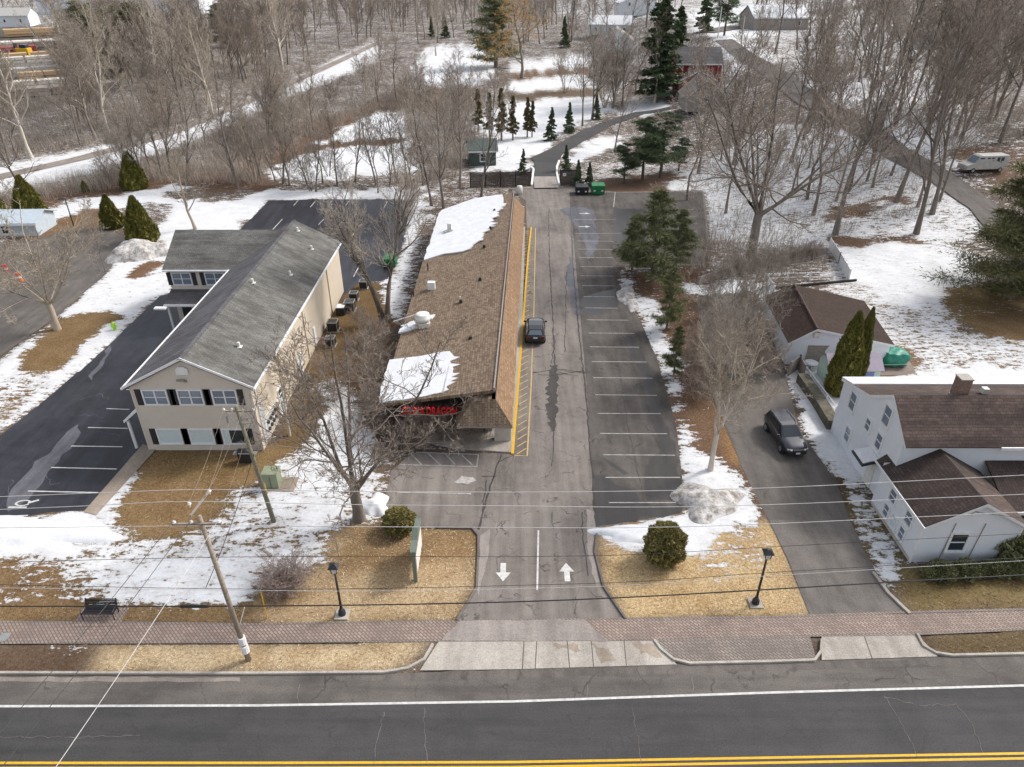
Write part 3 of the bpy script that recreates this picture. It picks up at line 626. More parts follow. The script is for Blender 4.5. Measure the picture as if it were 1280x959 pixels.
# wheelchair symbol in the corner bay
c = U(29, 629); sy = MB()
ringp = [c + Vector((.55 * math.cos(a), .32 * math.sin(a), .013)) for a in np.linspace(0.6, 5.9, 15)]
for i in range(14):
    a, b = ringp[i], ringp[i + 1]; ca = c + Vector((0, 0, .013)); sy.add([a, b, ca.lerp(b, .7), ca.lerp(a, .7)], [(0, 1, 2, 3)])
sy.add([c + Vector(q) for q in ((.35, -.1, .013), (.95, .25, .013), (.85, .4, .013), (.3, .1, .013))], [(0, 1, 2, 3)])
sy.add([c + Vector(q) for q in ((-.75, -.5, .013), (.5, -.5, .013), (.5, -.36, .013), (-.75, -.36, .013))], [(0, 1, 2, 3)]).build('wheelchair_symbol', 'line_bright', nl)
strip('stall_line', P((3, 646), (35, 644.5)), .12, 'line_bright', .012, nl)
c = U(582, 600); sheet('wheelchair_symbol', [c + Vector(q) for q in ((-.8, -.3, 0), (.2, -.5, 0), (.8, -.1, 0), (.5, .3, 0), (-.3, .45, 0), (-.5, .1, 0))], 'line_white', .018, lot, .12, .3, 9)
sheet('office_walk', P((105, 641), (121, 645), (196, 562), (179, 556)), 'concrete_tan', .09)
sheet('neighbour_parking_lot', P(*FARLOT), 'asphalt_drive', .004)
dr = sheet('driveway', P(*DRIVE), 'asphalt_drive', .004)
sheet('lower_driveway', P((962, 650), (1062, 650), (1095, 715), (1131, 765.5), (1013, 769.5), (985, 700)), 'asphalt_far', .008, dr)
kerb('kerb', P((1091, 716), (1110, 742), (1137, 768)), 'concrete', .2, .12)
GD = [G(*p) for p in GATE_DR]
def drape_poly(name, px, mat, lift, step=2.0):
    pts = [G(*p) for p in px]; xs = [p.x for p in pts]; ys = [p.y for p in pts]
    bm = bmesh.new(); f = bm.faces.new([bm.verts.new((p.x, p.y, 0)) for p in pts])
    for i in range(1, 40):
        for ax, lo, hi in ((0, min(xs), max(xs)), (1, min(ys), max(ys))):
            co = lo + (hi - lo) * i / 40; no = Vector((1, 0, 0)) if ax == 0 else Vector((0, 1, 0)); p0 = no * co
            bmesh.ops.bisect_plane(bm, geom=bm.verts[:] + bm.edges[:] + bm.faces[:], plane_co=p0, plane_no=no)
    for v in bm.verts: v.co.z = float(terr(v.co.x, v.co.y)) + lift
    bmesh.ops.recalc_face_normals(bm, faces=bm.faces[:])
    me = bpy.data.meshes.new(name); bm.to_mesh(me); bm.free(); me.materials.append(MATS[mat])
    o = bpy.data.objects.new(name, me); COL.objects.link(o); o['kind'] = 'structure'; return o
drape_poly('back_driveway', GATE_DR, 'asphalt_road', .16)
drape_poly('lower_path', [(668, 236.5), (666, 222), (698, 222), (698, 236)], 'worn_strip', .19)
strip('house_lane', [G(*p) for p in ((752, 158), (775, 150), (800, 142), (845, 134))], 3.2, 'asphalt_road', .17, None, 0, 1.5, 1, True)
strip('back_road', [G(*p) for p in ((1330, 350), (1232, 262), (1180, 225), (1120, 192), (1060, 152), (1010, 125), (965, 90), (930, 70), (905, 50))], (4.3, 5.2), 'asphalt_drive', .2, None, 0, 1.5, 1, True)
strip('far_road', [G(*p) for p in ((880, 42), (930, 33), (1000, 18), (1100, 5))], 8, 'asphalt_far', .3, None, 0, 2, 1, True)
strip('rail_trail', [G(*p) for p in ((-90, 246), (0, 222), (100, 199), (200, 172), (330, 119), (400, 88), (470, 55))], 3.4, 'gravel', .16, None, 0, 2, 1, True)
drape_poly('lumber_yard', [(-40, 115), (90, 72), (105, 50), (95, 38), (0, 70), (-40, 82)], 'asphalt_far', .2)

# ---------------------------------------------------------------- building helpers
def gable_box(parent, x0, x1, y0, y1, h, hr, axis, wall_mats, roofmat, oh=.35, th=.16, roofmat2=None, split=True, rise_end=True, z0=0):
    """walls with gables + two roof slabs; ridge along axis"""
    w = MB()
    if axis == 'y':
        xm = (x0 + x1) / 2
        f = [(x0, y0, z0), (x1, y0, z0), (x1, y0, h), (xm, y0, hr), (x0, y0, h)]; b = [(p[0], y1, p[2]) for p in f]
        w.add(f, [(0, 1, 2, 3, 4)]); w.add(b, [(4, 3, 2, 1, 0)])
        l = MB().add([(x0, y0, z0), (x0, y1, z0), (x0, y1, h), (x0, y0, h)], [(3, 2, 1, 0)]); r = MB().add([(x1, y0, z0), (x1, y1, z0), (x1, y1, h), (x1, y0, h)], [(0, 1, 2, 3)])
        s = (hr - h) / (x1 - xm); ex = oh
        A = [(x0 - ex, y0 - oh, h - ex * s), (xm, y0 - oh, hr), (xm, y1 + oh, hr), (x0 - ex, y1 + oh, h - ex * s)]
        B = [(xm, y0 - oh, hr), (x1 + ex, y0 - oh, h - ex * s), (x1 + ex, y1 + oh, h - ex * s), (xm, y1 + oh, hr)]
    else:
        ym = (y0 + y1) / 2
        f = [(x0, y0, z0), (x0, y1, z0), (x0, y1, h), (x0, ym, hr), (x0, y0, h)]; b = [(x1, p[1], p[2]) for p in f]
        w.add(f, [(4, 3, 2, 1, 0)]); w.add(b, [(0, 1, 2, 3, 4)])
        l = MB().add([(x0, y0, z0), (x1, y0, z0), (x1, y0, h), (x0, y0, h)], [(0, 1, 2, 3)]); r = MB().add([(x0, y1, z0), (x1, y1, z0), (x1, y1, h), (x0, y1, h)], [(3, 2, 1, 0)])
        s = (hr - h) / (y1 - ym); ex = oh
        A = [(x0 - oh, y0 - ex, h - ex * s), (x1 + oh, y0 - ex, h - ex * s), (x1 + oh, ym, hr), (x0 - oh, ym, hr)]
        B = [(x0 - oh, ym, hr), (x1 + oh, ym, hr), (x1 + oh, y1 + ex, h - ex * s), (x0 - oh, y1 + ex, h - ex * s)]
    if wall_mats[0] == wall_mats[1] == wall_mats[2]: 
        w.add(l.v, l.f); w.add(r.v, r.f); w.build('wall', wall_mats[0], parent)
    else:
        w.add(l.v, l.f); w.build('wall', wall_mats[0], parent); r.build('wall', wall_mats[2], parent)
    up = Vector((0, 0, th))
    ra = MB().slab([Vector(p) + up for p in A], th); rb = MB().slab([Vector(p) + up for p in B], th)
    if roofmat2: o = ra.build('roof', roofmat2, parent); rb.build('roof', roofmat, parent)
    else: ra.add(rb.v, rb.f); o = ra.build('roof', roofmat, parent)
    return o, A, B
def window(parent, c, u, n, w, h, panes=2, rows=2, glass='glass_dark', trim=.09, shutters=0, smat='shutter_black'):
    c, u, n = Vector(c), Vector(u).normalized(), Vector(n).normalized()
    z = Vector((0, 0, 1)); fr = MB()
    fr.obox(c + n * .04 + z * (h / 2 + trim / 2), u, n, w + 2 * trim, .08, trim); fr.obox(c + n * .05 - z * (h / 2 + trim * .6), u, n, w + 2 * trim, .1, trim * 1.2)
    for s in (-1, 1): fr.obox(c + n * .04 + u * s * (w / 2 + trim / 2), u, n, trim, .078, h)
    for i in range(1, panes): fr.obox(c + n * .035 + u * (-w / 2 + w * i / panes), u, n, .09, .06, h)
    for i in range(panes):
        for j in range(1, rows): fr.obox(c + n * .03 + u * (-w / 2 + w * (i + .5) / panes) + z * (-h / 2 + h * j / rows), u, n, w / panes - .09, .05, .055)
    o = fr.build('window', 'white_paint', parent)
    MB().obox(c + n * .008, u, n, w, .014, h).build('pane', glass, o)
    if shutters:
        for s in (-1, 1): MB().obox(c + n * .03 + u * s * (w / 2 + trim + .06 + shutters / 2), u, n, shutters, .06, h + trim * 2).build('shutter', smat, parent)
    return o

# ---------------------------------------------------------------- office building (left)
OB = thing('office_building', 'two storey beige office building with grey gable roof, annex and black shutters', 'building', (-23.1, 58, 0))
OX0, OX1, OY0, OY1, OH, OR = -27.4, -18.75, 43.45, 73.2, 5.68, 7.9
orf, OA, OBs = gable_box(OB, OX0, OX1, OY0, OY1, OH, OR, 'y', ('siding_tan', 'siding_tan', 'siding_tan_sunlit'), 'shingle_grey', .32, .14, 'shingle_grey_dark')  # left slope gets the darker shingle, its shade put into the colour
xm = (OX0 + OX1) / 2; nF = (0, -1, 0); uX = (1, 0, 0)
tr = MB()
for A, B_ in ((Vector((OX0 - .36, OY0 - .345, OH - .1)), Vector((xm, OY0 - .345, OR + .06))), (Vector((OX1 + .36, OY0 - .345, OH - .1)), Vector((xm, OY0 - .345, OR + .06)))):
    d = (B_ - A); tr.add([A, B_, B_ + Vector((0, 0, .2)), A + Vector((0, 0, .2)), A + Vector((0, .05, 0)), B_ + Vector((0, .05, 0)), B_ + Vector((0, .05, .2)), A + Vector((0, .05, .2))], [(0, 1, 2, 3), (7, 6, 5, 4), (0, 4, 5, 1), (3, 2, 6, 7)])
tr.build('rake_trim', 'white_paint', OB)
for sx in (-1, 1):
    x = xm + sx * (OX1 - xm + .4); MB().box((x, (OY0 + OY1) / 2, OH - .06), (.12, OY1 - OY0 + .7, .13)).build('gutter', 'white_paint', OB)
MB().box((xm, (OY0 + OY1) / 2, OR + .16), (.3, OY1 - OY0 + .7, .05)).build('ridge_cap', 'shingle_grey_dark', OB)
fz = lambda py, x=640: Yp(x, py, OY0).z
for px in (194.5, 238.5, 281): 
    q = Yp(px, 496.5, OY0); window(OB, (q.x, OY0, q.z), uX, nF, 1.62, 1.12, 2, 2, 'glass_sky', .1, .42)
for i, px in enumerate((212.5, 252.5, 293.5)):
    q = Yp(px, 545.5, OY0); window(OB, (q.x, OY0, q.z), uX, nF, 1.62, 1.2, 1, 1, 'curtain' if i < 2 else 'glass_dark', .1, .42)
q = Yp(293, 545.5, OY0); MB().box((q.x - .55, OY0 - .012, q.z), (.5, .02, 1.15)).build('curtain', 'curtain', OB)
q = Yp(227.5, 463, OY0); v = MB().prism([(-.42, 0), (.42, 0), (.42, .42), (.2, .62), (-.2, .62), (-.42, .42)], 0, .1)
v.v = [Vector((q.x + p.x, OY0 - .02 - p.z, q.z - .3 + p.y)) for p in v.v]; v.build('gable_vent', 'white_paint', OB)
q = Yp(228, 475, OY0); MB().box((q.x, OY0 - .1, q.z), (.34, .18, .12)).box((q.x - .25, OY0 - .13, q.z + .02), (.22, .14, .1)).box((q.x + .25, OY0 - .13, q.z - .05), (.22, .14, .1)).build('floodlight', 'wood_grey', OB)
for x, y in ((OX0 + .05, OY0 - .01), (OX1 - .05, OY0 - .01)): MB().box((x, y, OH / 2), (.14, .06, OH)).build('corner_trim', 'siding_tan', OB)
for py, yy in ((0, 44.0), (0, 49.8), (0, 57.5), (0, 67.2)): MB().box((OX1 + .06, yy, OH / 2 + .1), (.1, .09, OH - .2)).build('downspout', 'siding_tan_sunlit' if yy != 44.0 else 'white_paint', OB)
def side(px, py): return Xp(px, py, OX1)          # point of the right-hand wall
q = side(350, 496); window(OB, (OX1, q.y, 1.7), (0, 1, 0), (1, 0, 0), .8, 1.1, 1, 2, 'glass_dark', .08)
mp = MB(); yq = 45.8; mp.box((OX1 + .07, yq, 1.35), (.12, 2.6, 1.5)).build('meter_panel', 'duct_white', OB)
for i in range(4):
    for j in range(2): MB().tube([(OX1 + .13, yq - .9 + i * .58, 1.0 + j * .6), (OX1 + .27, yq - .9 + i * .58, 1.0 + j * .6)], .16, 10).build('electric_meter', 'glass_dark', OB)
for yy in (44.15, 44.4, 44.65): MB().cyl((OX1 + .1, yy, .2), .06, 3.2, 8).build('conduit', 'white_paint', OB)
MB().box((OX1 + .12, 47.8, 1.0), (.2, .5, 1.5)).build('utility_cabinet', 'duct_white', OB); MB().box((OX1 + .15, 48.6, .8), (.26, .7, 1.1)).build('utility_cabinet', 'siding_blue', OB)
for yy in (54.2, 55.0, 60.2): MB().box((OX1 + .05, yy, 1.1), (.08, .6, 1.9)).build('service_door', 'white_paint', OB)
# annex
ax0, ax1, ay0, ay1 = -34.0, OX0 - .002, 65.75, 74.6
gable_box(OB, ax0, ax1 + 4.0, ay0, ay1, OH, 8.0, 'x', ('siding_tan', 'siding_tan', 'siding_tan'), 'shingle_grey', .35, .13)
MB().box(((ax0 + ax1) / 2 + 1, ay0 - .4, OH - .08), (ax1 - ax0 + 2.6, .12, .15)).build('gutter', 'white_paint', OB)
for px in (227.5, 269): 
    q = Yp(px, 348.5, ay0); window(OB, (q.x, ay0, q.z), uX, nF, 1.75, 1.15, 2, 2, 'glass_sky', .1, .4)
can = MB().slab([(ax0 - .1, ay0 - 2.1, 2.75), (OX0, ay0 - 2.1, 2.75), (OX0, ay0, 3.5), (ax0 - .1, ay0, 3.5)], .12); can.build('canopy_roof', 'shingle_grey_dark', OB)
MB().box(((ax0 + OX0) / 2, ay0 - 2.13, 2.66), (OX0 - ax0 + .3, .1, .2)).build('canopy_fascia', 'white_paint', OB)
MB().box((-33.85, ay0 - 1.9, 1.3), (.2, .2, 2.6)).build('post', 'white_paint', OB); MB().box((-34.3, ay0 - 2.6, 2.62), (1.1, .5, .16)).build('canopy_return', 'white_paint', OB)
MB().box((-33.0, ay0 - .03, 1.05), (.95, .06, 2.1)).build('door', 'black_metal', OB); window(OB, (-30.9, ay0, 1.5), uX, nF, 1.3, 1.3, 1, 1, 'curtain', .08)
# side porch on the left wall
MB().slab([(OX0 - 1.25, OY0 + .1, 2.6), (OX0, OY0 + .1, 3.75), (OX0, OY0 + 14, 3.75), (OX0 - 1.25, OY0 + 14, 2.6)], .12).build('porch_roof', 'shingle_grey_dark', OB)
pf = MB().add([(OX0 - 1.3, OY0 + .07, 2.42), (OX0, OY0 + .07, 3.5), (OX0, OY0 + .07, 3.8), (OX0 - 1.3, OY0 + .07, 2.64)], [(0, 1, 2, 3)]); pf.build('porch_fascia', 'white_paint', OB)
for yy in (OY0 + .3, OY0 + 6.5, OY0 + 12.6): MB().box((OX0 - 1.1, yy, 1.25), (.16, .16, 2.5)).build('post', 'white_paint', OB)
# roof pipes
def onroof(px, py, sgn=1):
    for x in np.arange(xm, OX1 + .3, .05):
        z = OR - (x - xm) * (OR - OH) / (OX1 - xm) + .14; q = U(px, py, z)
        if q.x <= x: return Vector((x, q.y, z))
    return U(px, py, 7)
for px, py in ((298, 434), (362.5, 344), (389, 312), (316, 354), (372, 289)):
    q = onroof(px, py); MB().cyl(q - Vector((0, 0, .15)), .11, .55, 10).box(q + Vector((0, 0, .02)), (.42, .42, .05)).build('vent_pipe', 'duct_white', OB)
# condensers, cabinets by the right wall
def ac_unit(loc, label, s=1.0, rz=0):
    t = thing('condenser_unit', label, 'air conditioner', loc, 'condensers beside the office wall', rz)
    OFF[t.name] = Vector((0, 0, 0))
    c = MB().box((0, 0, .45 * s), (.85 * s, .85 * s, .8 * s)); c.build('casing', 'black_metal', t, bevel=.04)
    fr = MB()
    for dx in (-1, 1):
        for dy in (-1, 1): fr.box((dx * .42 * s, dy * .42 * s, .45 * s), (.06, .06, .84 * s))
    fr.box((0, .42 * s, .87 * s), (.9 * s, .08, .05)).box((0, -.42 * s, .87 * s), (.9 * s, .08, .05)).box((.42 * s, 0, .87 * s), (.08, .76 * s, .05)).box((-.42 * s, 0, .87 * s), (.08, .76 * s, .05))
    fr.build('frame', 'steel', t)
    g = MB()
    for r in (.12, .22, .32): g.tube([(r * s * math.cos(a), r * s * math.sin(a), .875 * s) for a in np.linspace(0, 2 * math.pi, 15)], .012, 4)
    g.build('fan_grille', 'steel', t); MB().box((0, 0, .03), (1.0 * s, 1.0 * s, .06)).build('base_pad', 'concrete', t)
    return t
for px, py, lab, s in ((414, 432, 'black condenser nearest the road along the right-hand office wall', 1.0), (417, 413, 'tall black condenser second from the road along the right-hand office wall', 1.15), (438, 388, 'grey condenser beside the low cabinet at the office wall', 1.2), (443, 375, 'condenser behind the grey one near the rear downspout', 1.0), (455, 360, 'rearmost condenser on a snowy pad near office rear corner', 1.0)):
    q = U(px, py); ac_unit((max(q.x, OX1 + .7), q.y, .02), lab, s)
q = U(427, 392); c = thing('service_cabinet', 'low grey service cabinet with snow on top by office wall', 'cabinet', (q.x, q.y, 0))
MB().box((q.x, q.y, .4), (.9, 1.1, .8)).build('cabinet_body', 'black_metal', c, bevel=.03); MB().box((q.x, q.y, .85), (.8, 1.0, .1)).build('snow_cap', 'snow', c, bevel=.04)
q = U(309, 577); gl = thing('grill', 'black barbecue grill standing before the office front wall', 'grill', (q.x, q.y, 0))
g = MB().box((q.x, q.y, .45), (1.0, .55, .7)); g.build('cart', 'black_metal', gl); MB().tube([(q.x - .5, q.y, .85), (q.x + .5, q.y, .85)], .28, 12).build('lid', 'black_metal', gl, True)
MB().box((q.x, q.y - .3, .92), (.8, .05, .05)).build('handle', 'steel', gl); 
for s in (-1, 1): MB().box((q.x + s * .68, q.y, .78), (.35, .45, .04)).build('side_shelf', 'steel', gl)

# ---------------------------------------------------------------- plaza (brown roof)
PB = thing('restaurant_plaza', 'long single storey plaza with brown shingle roof, mansard side and red sign', 'building', (-5, 68, 0))
pl_l0, pl_r0 = Vector((-10.0, 45.2, 3.0)), Vector((-1.36, 44.1, 4.95)); pl_l1, pl_r1 = Vector((-9.85, 93.0, 3.0)), Vector((.2, 94.8, 4.95))
rf = MB().slab([pl_l0, pl_r0, pl_r1, pl_l1], .25).build('roof', 'shingle_tan', PB)
def pr(u, v, dz=0.0):      # point on the low slope: u across from the left eave, v along from the front
    a = pl_l0.lerp(pl_r0, u); b = pl_l1.lerp(pl_r1, u); return a.lerp(b, v) + Vector((0, 0, dz))
def pr_px(px, py, dz=0.0):
    z = 4.0
    for i in range(25):
        q = U(px, py, z); u = (q.x + 10) / 9.3; u = min(max(u, 0), 1)
        z = 3.0 + 1.95 * u + dz
    return U(px, py, z)
MB().prism([(-9.7, 46.2), (-1.9, 45.6), (-.75, 60), (-.2, 94.4), (-9.6, 92.6)], 0, 2.75).build('wall', 'brick_dark', PB)
# gable infill under the front roof edge; eave shade put into its dark colour
MB().add([(-9.7, 46.15, 2.7), (-1.5, 45.5, 2.7), (-1.5, 45.5, 4.75), (-9.7, 46.15, 2.9)], [(0, 1, 2, 3)]).build('gable_wall', 'fascia_dark', PB)
MB().add([(-9.7, 92.55, 2.7), (.1, 94.35, 2.7), (.1, 94.35, 4.75), (-9.7, 92.55, 2.85)], [(3, 2, 1, 0)]).build('gable_wall', 'brick_dark', PB)
# parapet edge and mansard
e0, e1 = pl_r0 + Vector((.06, .1, 0)), pl_r1 + Vector((.06, 0, 0))
MB().add([e0 + Vector((-.06, 0, -.2)), e0 + Vector((.06, 0, -.2)), e0 + Vector((.06, 0, .12)), e0 + Vector((-.06, 0, .12)), e1 + Vector((-.06, 0, -.2)), e1 + Vector((.06, 0, -.2)), e1 + Vector((.06, 0, .12)), e1 + Vector((-.06, 0, .12))],
         [(0, 1, 2, 3), (7, 6, 5, 4), (1, 5, 6, 2), (2, 6, 7, 3), (0, 3, 7, 4)]).build('parapet_coping', 'wood_grey', PB)
MB().add([e0 + Vector((.07, .3, -.75)), e1 + Vector((.07, 0, -.75)), e1 + Vector((.07, 0, .1)), e0 + Vector((.07, .3, .1))], [(0, 1, 2, 3)]).build('parapet_face', 'fascia_dark', PB)
mz, mb_ = 4.25, 2.62
T0, T1 = Vector((-1.2, 43.95, mz)), Vector((.34, 95.2, mz)); B0, B1 = Vector((.03, 42.8, mb_)), Vector((1.72, 95.2, mb_))
TL, BL = Vector((-2.75, 44.1, mz)), Vector((-4.05, 42.9, mb_))
ms = MB(); up = Vector((0, 0, .001))
ms.add([B0, B1, T1, T0], [(0, 1, 2, 3)]).build('mansard_roof', 'shingle_tan_sunlit', PB)
MB().add([BL, B0, T0, TL], [(0, 1, 2, 3)]).add([TL, Vector((-2.75, 45.6, mz)), Vector((-4.05, 45.9, mb_)), BL], [(0, 1, 2, 3)]).add([TL, T0, Vector((-1.2, 45.6, mz)), Vector((-2.75, 45.6, mz))], [(0, 1, 2, 3)]).build('mansard_roof', 'shingle_tan', PB)
MB().add([T0, T1, T1 + Vector((-.3, 0, 0)), T0 + Vector((-.3, 0, 0))], [(0, 1, 2, 3)]).build('mansard_cap', 'fascia_dark', PB)
MB().add([BL, B0, Vector((-.2, 46, mb_)), Vector((-4.05, 46, mb_))], [(3, 2, 1, 0)]).add([B0, B1, Vector((-.2, 95, mb_)), Vector((-1.0, 46, mb_))], [(3, 2, 1, 0)]).build('soffit', 'stucco', PB)
f2 = MB()
for a, b in ((BL, B0), (B0, B1), (BL, Vector((-4.05, 45.9, mb_)))):
    d = Vector((0, 0, .16)); n_ = (b - a).cross(Vector((0, 0, 1))).normalized() * .03
    f2.add([a + n_ - d, b + n_ - d, b + n_ + d * .1, a + n_ + d * .1], [(0, 1, 2, 3)])
f2.build('eave_trim', 'wood_grey', PB)
MB().add([B1, Vector((0, 95.2, mb_)), Vector((.1, 95.2, mz)), T1], [(0, 1, 2, 3)]).build('mansard_end', 'brick_dark', PB)
MB().box((-.72, 44.75, 1.3), (1.25, .5, 2.6)).build('corner_pier', 'stucco', PB)
# storefront
MB().obox((-5.8, 45.93, 1.25), (.997, -.077, 0), (-.077, -.997, 0), 7.4, .04, 2.3).build('storefront_glass', 'glass_dark', PB)
mu = MB()
for i in range(8): mu.obox((-9.5 + i * 1.06, 46.2 - i * .082, 1.25), (.997, -.077, 0), (-.077, -.997, 0), .08, .12, 2.4)
mu.build('mullion', 'black_metal', PB)
sgb = Yp(537, 514, 44.25)
sg = MB().box((sgb.x, 44.34, sgb.z), (6.0, .1, .3)).build('sign_board', 'fascia_dark', PB)
def text(s, size, loc, rot, mat, parent, name='lettering', extr=.05, width=None):
    cu = bpy.data.curves.new(name, 'FONT'); cu.body = s; cu.size = size; cu.extrude = extr; cu.align_x = 'CENTER'; cu.align_y = 'CENTER'; cu.resolution_u = 3; cu.offset = .015
    tmp = bpy.data.objects.new('tmp', cu); COL.objects.link(tmp); dg = bpy.context.evaluated_depsgraph_get(); dg.update()
    me = bpy.data.meshes.new_from_object(tmp.evaluated_get(dg)); bpy.data.objects.remove(tmp); me.name = name
    sx = 1
    if width: xs = [v.co.x for v in me.vertices]; sx = width / (max(xs) - min(xs))
    mt = Matrix.Translation(Vector(loc) - OFF.get(parent.name, Vector())) @ Matrix.Rotation(rot[2], 4, 'Z') @ Matrix.Rotation(rot[0], 4, 'X') @ Matrix.Diagonal((sx, 1, 1, 1))
    me.transform(mt); me.materials.clear(); me.materials.append(MATS[mat])
    o = bpy.data.objects.new(name, me); COL.objects.link(o); o.parent = parent; return o
text('CHINA DRAGON', .82, (sgb.x, 44.25, sgb.z), (R(90), 0, 0), 'sign_red', PB, 'sign_lettering', .08, 4.1)
MB().box((-5.4, 45.75, 2.15), (3.2, .1, .2)).build('sign_band', 'sign_red', PB)
# roof snow and roof furniture
def roof_snow(px, teeth, seed):
    pts = [pr_px(*p) for p in px]; r = random.Random(seed); out = []
    for i, p in enumerate(pts):
        q = pts[(i + 1) % len(pts)]; k = max(1, int((q - p).length / .28)) if i in teeth else max(1, int((q - p).length / .8))
        for j in range(k):
            s = p.lerp(q, j / k)
            if i in teeth and j: s.x += r.uniform(-.75, .7) * (1 if j % 2 else -.8); s.y += r.uniform(-.1, .1)
            elif j: s += Vector((r.uniform(-.12, .12), r.uniform(-.12, .12), 0))
            s.z = 3.0 + 1.95 * min(max((s.x + 10) / 9.3, 0), 1); out.append(s)
    bm = bmesh.new(); vs = [bm.verts.new(s + Vector((0, 0, .1)) - OFF[PB.name]) for s in out]; f = bm.faces.new(vs); f.normal_update()
    if f.normal.z < 0: f.normal_flip()
    ex = bmesh.ops.extrude_face_region(bm, geom=[f]); 
    for e in ex['geom']:
        if isinstance(e, bmesh.types.BMVert): e.co.z += .0
    for v_ in vs: v_.co.z -= .13
    bmesh.ops.triangulate(bm, faces=bm.faces[:]); me = bpy.data.meshes.new('snow_cover'); bm.to_mesh(me); bm.free(); me.materials.append(MATS['snow'])
    o = bpy.data.objects.new('snow_cover', me); COL.objects.link(o); o.parent = rf; return o
OFF[rf.name] = OFF[PB.name]
roof_snow([(530, 326), (548, 268), (553, 263), (592, 249), (628, 244), (629, 255), (621, 268), (613, 285), (604, 297), (590, 311), (578, 315), (555, 318)], {5, 6, 7, 8}, 3)
roof_snow([(474, 505), (480, 470), (487, 451), (510, 448), (538, 444), (562, 440), (568, 447), (567, 462), (563, 478), (552, 492), (520, 498)], {6, 7, 8, 9}, 4)
roof_snow([(500, 412), (510, 404), (522, 401), (538, 395), (544, 394), (540, 399), (528, 408), (508, 415), (498, 417)], {0, 5}, 5)
q = pr_px(529, 407); ex = MB(); ex.box(q + Vector((0, 0, .2)), (1.15, 1.15, .5)).build('fan_curb', 'duct_white', PB)
fan = MB().tube([q + Vector((0, 0, z)) for z in (.45, .6, .9, .95, 1.15, 1.2)], [.45, .7, .72, .6, .62, .5], 20); fan.build('exhaust_fan', 'duct_white', PB, True)
q = pr_px(539.5, 361); MB().box(q + Vector((0, 0, .35)), (.75, .6, .8)).build('roof_vent_box', 'white_paint', PB, bevel=.03)
q = pr_px(562, 288); MB().box(q + Vector((0, 0, .45)), (.5, .5, .9)).build('roof_vent_box', 'duct_white', PB, bevel=.03); MB().box(q + Vector((.3, -.6, .15)), (1.9, .5, .1), .35).build('vent_flashing', 'steel', PB)
for px, py in ((576, 378), (600, 350), (605, 309), (613, 286), (618, 264), (588, 424)):
    q = pr_px(px, py); MB().box(q + Vector((0, 0, .12)), (.34, .34, .3), 0, (.7, .7)).build('roof_louver', 'black_metal', PB)
for px, py in ((535, 338), (517, 370)): q = pr_px(px, py); MB().cyl(q - Vector((0, 0, .1)), .06, .9, 8).build('vent_pipe', 'black_metal', PB)
q = pr_px(575.5, 377); MB().cyl(q - Vector((0, 0, .1)), .08, .6, 8).build('vent_pipe', 'duct_white', PB)
q = pr_px(516, 398); MB().tube([q + Vector((-1.6, -1.4, .35)), q + Vector((.8, .1, .5))], .06, 6).build('roof_pipe', 'steel', PB)
# plaza walk with yellow edge
kw = MB().prism([(-9, 45.6), (-4.5, 43.6), (-1.2, 43.2), (.02, 43.05), (.2, 45), (.95, 62), (1.55, 84), (1.8, 95), (-.6, 95), (-1.6, 45.8)], -.05, .12).build('plaza_walk', 'concrete'); kw['kind'] = 'structure'
ky = ext(P((640.5, 568.5), (646, 500), (654, 400), (660, 320), (664, 285)), 0, 0); o = kerb('yellow_kerb', ky, 'yellow_paint', .22, .125)
ST = thing('pylon_sign', 'green framed double sided roadside sign standing edge-on in the tan lawn', 'sign', (-5.6, 31.6, 0))
sx = -5.75
MB().box((sx, 30.35, 1.2), (.22, .22, 2.4)).build('post', 'sign_green', ST); MB().box((sx, 33.0, 1.2), (.22, .22, 2.4)).build('post', 'sign_green', ST)
pp = [(30.2, 2.2), (33.15, 2.2), (33.15, 2.45), (32.3, 2.55), (31.7, 3.0), (31.1, 2.55), (30.2, 2.45)]
def yz_prism(poly, x0, x1):
    m = MB().prism(poly, x0, x1); m.v = [Vector((p.z, p.x, p.y)) for p in m.v]; return m
yz_prism(pp, sx - .17, sx + .17).build('header', 'sign_green', ST)
yz_prism([(30.46, .55), (32.89, .55), (32.89, 2.2), (30.46, 2.2)], sx - .13, sx + .13).build('panel', 'sign_face', ST)

# ---------------------------------------------------------------- white house (right)
WH = thing('white_house', 'white sided two storey saltbox house with brown roof and front wing', 'house', (30, 39, 0))
hx = 25.05
prof = [(36.95, 0), (46.0, 0), (46.0, 4.55), (42.07, 5.6), (39.42, 7.25), (36.95, 5.5)]
def yz_wall(poly, x, flip=False):
    m = MB().add([(x, p[0], p[1]) for p in poly], [tuple(range(len(poly)))[::-1] if not flip else tuple(range(len(poly)))]); return m
XR = 52.0
hw = yz_wall(prof, hx); hw.add([(hx, 36.95, 0), (XR, 36.95, 0), (XR, 36.95, 5.5), (hx, 36.95, 5.5)], [(0, 1, 2, 3)]); hw.add([(XR, 46, 0), (hx, 46, 0), (hx, 46, 4.55), (XR, 46, 4.55)], [(0, 1, 2, 3)]); hw.add(yz_wall(prof, XR, True).v, [tuple(range(6))])
hw.build('wall', 'siding_white', WH)
hr = MB(); xo = hx - .04
hr.slab([(xo, 36.55, 5.3), (XR, 36.55, 5.3), (XR, 39.42, 7.42), (xo, 39.42, 7.42)], .14)
hrf = hr.build('roof', 'shingle_brown', WH)
MB().slab([(xo, 39.42, 7.42), (XR, 39.42, 7.42), (XR, 42.07, 5.76), (xo, 42.07, 5.76)], .13).slab([(xo, 42.07, 5.76), (XR, 42.07, 5.76), (XR, 46.3, 4.66), (xo, 46.3, 4.66)], .12).build('roof', 'shingle_brown', WH)
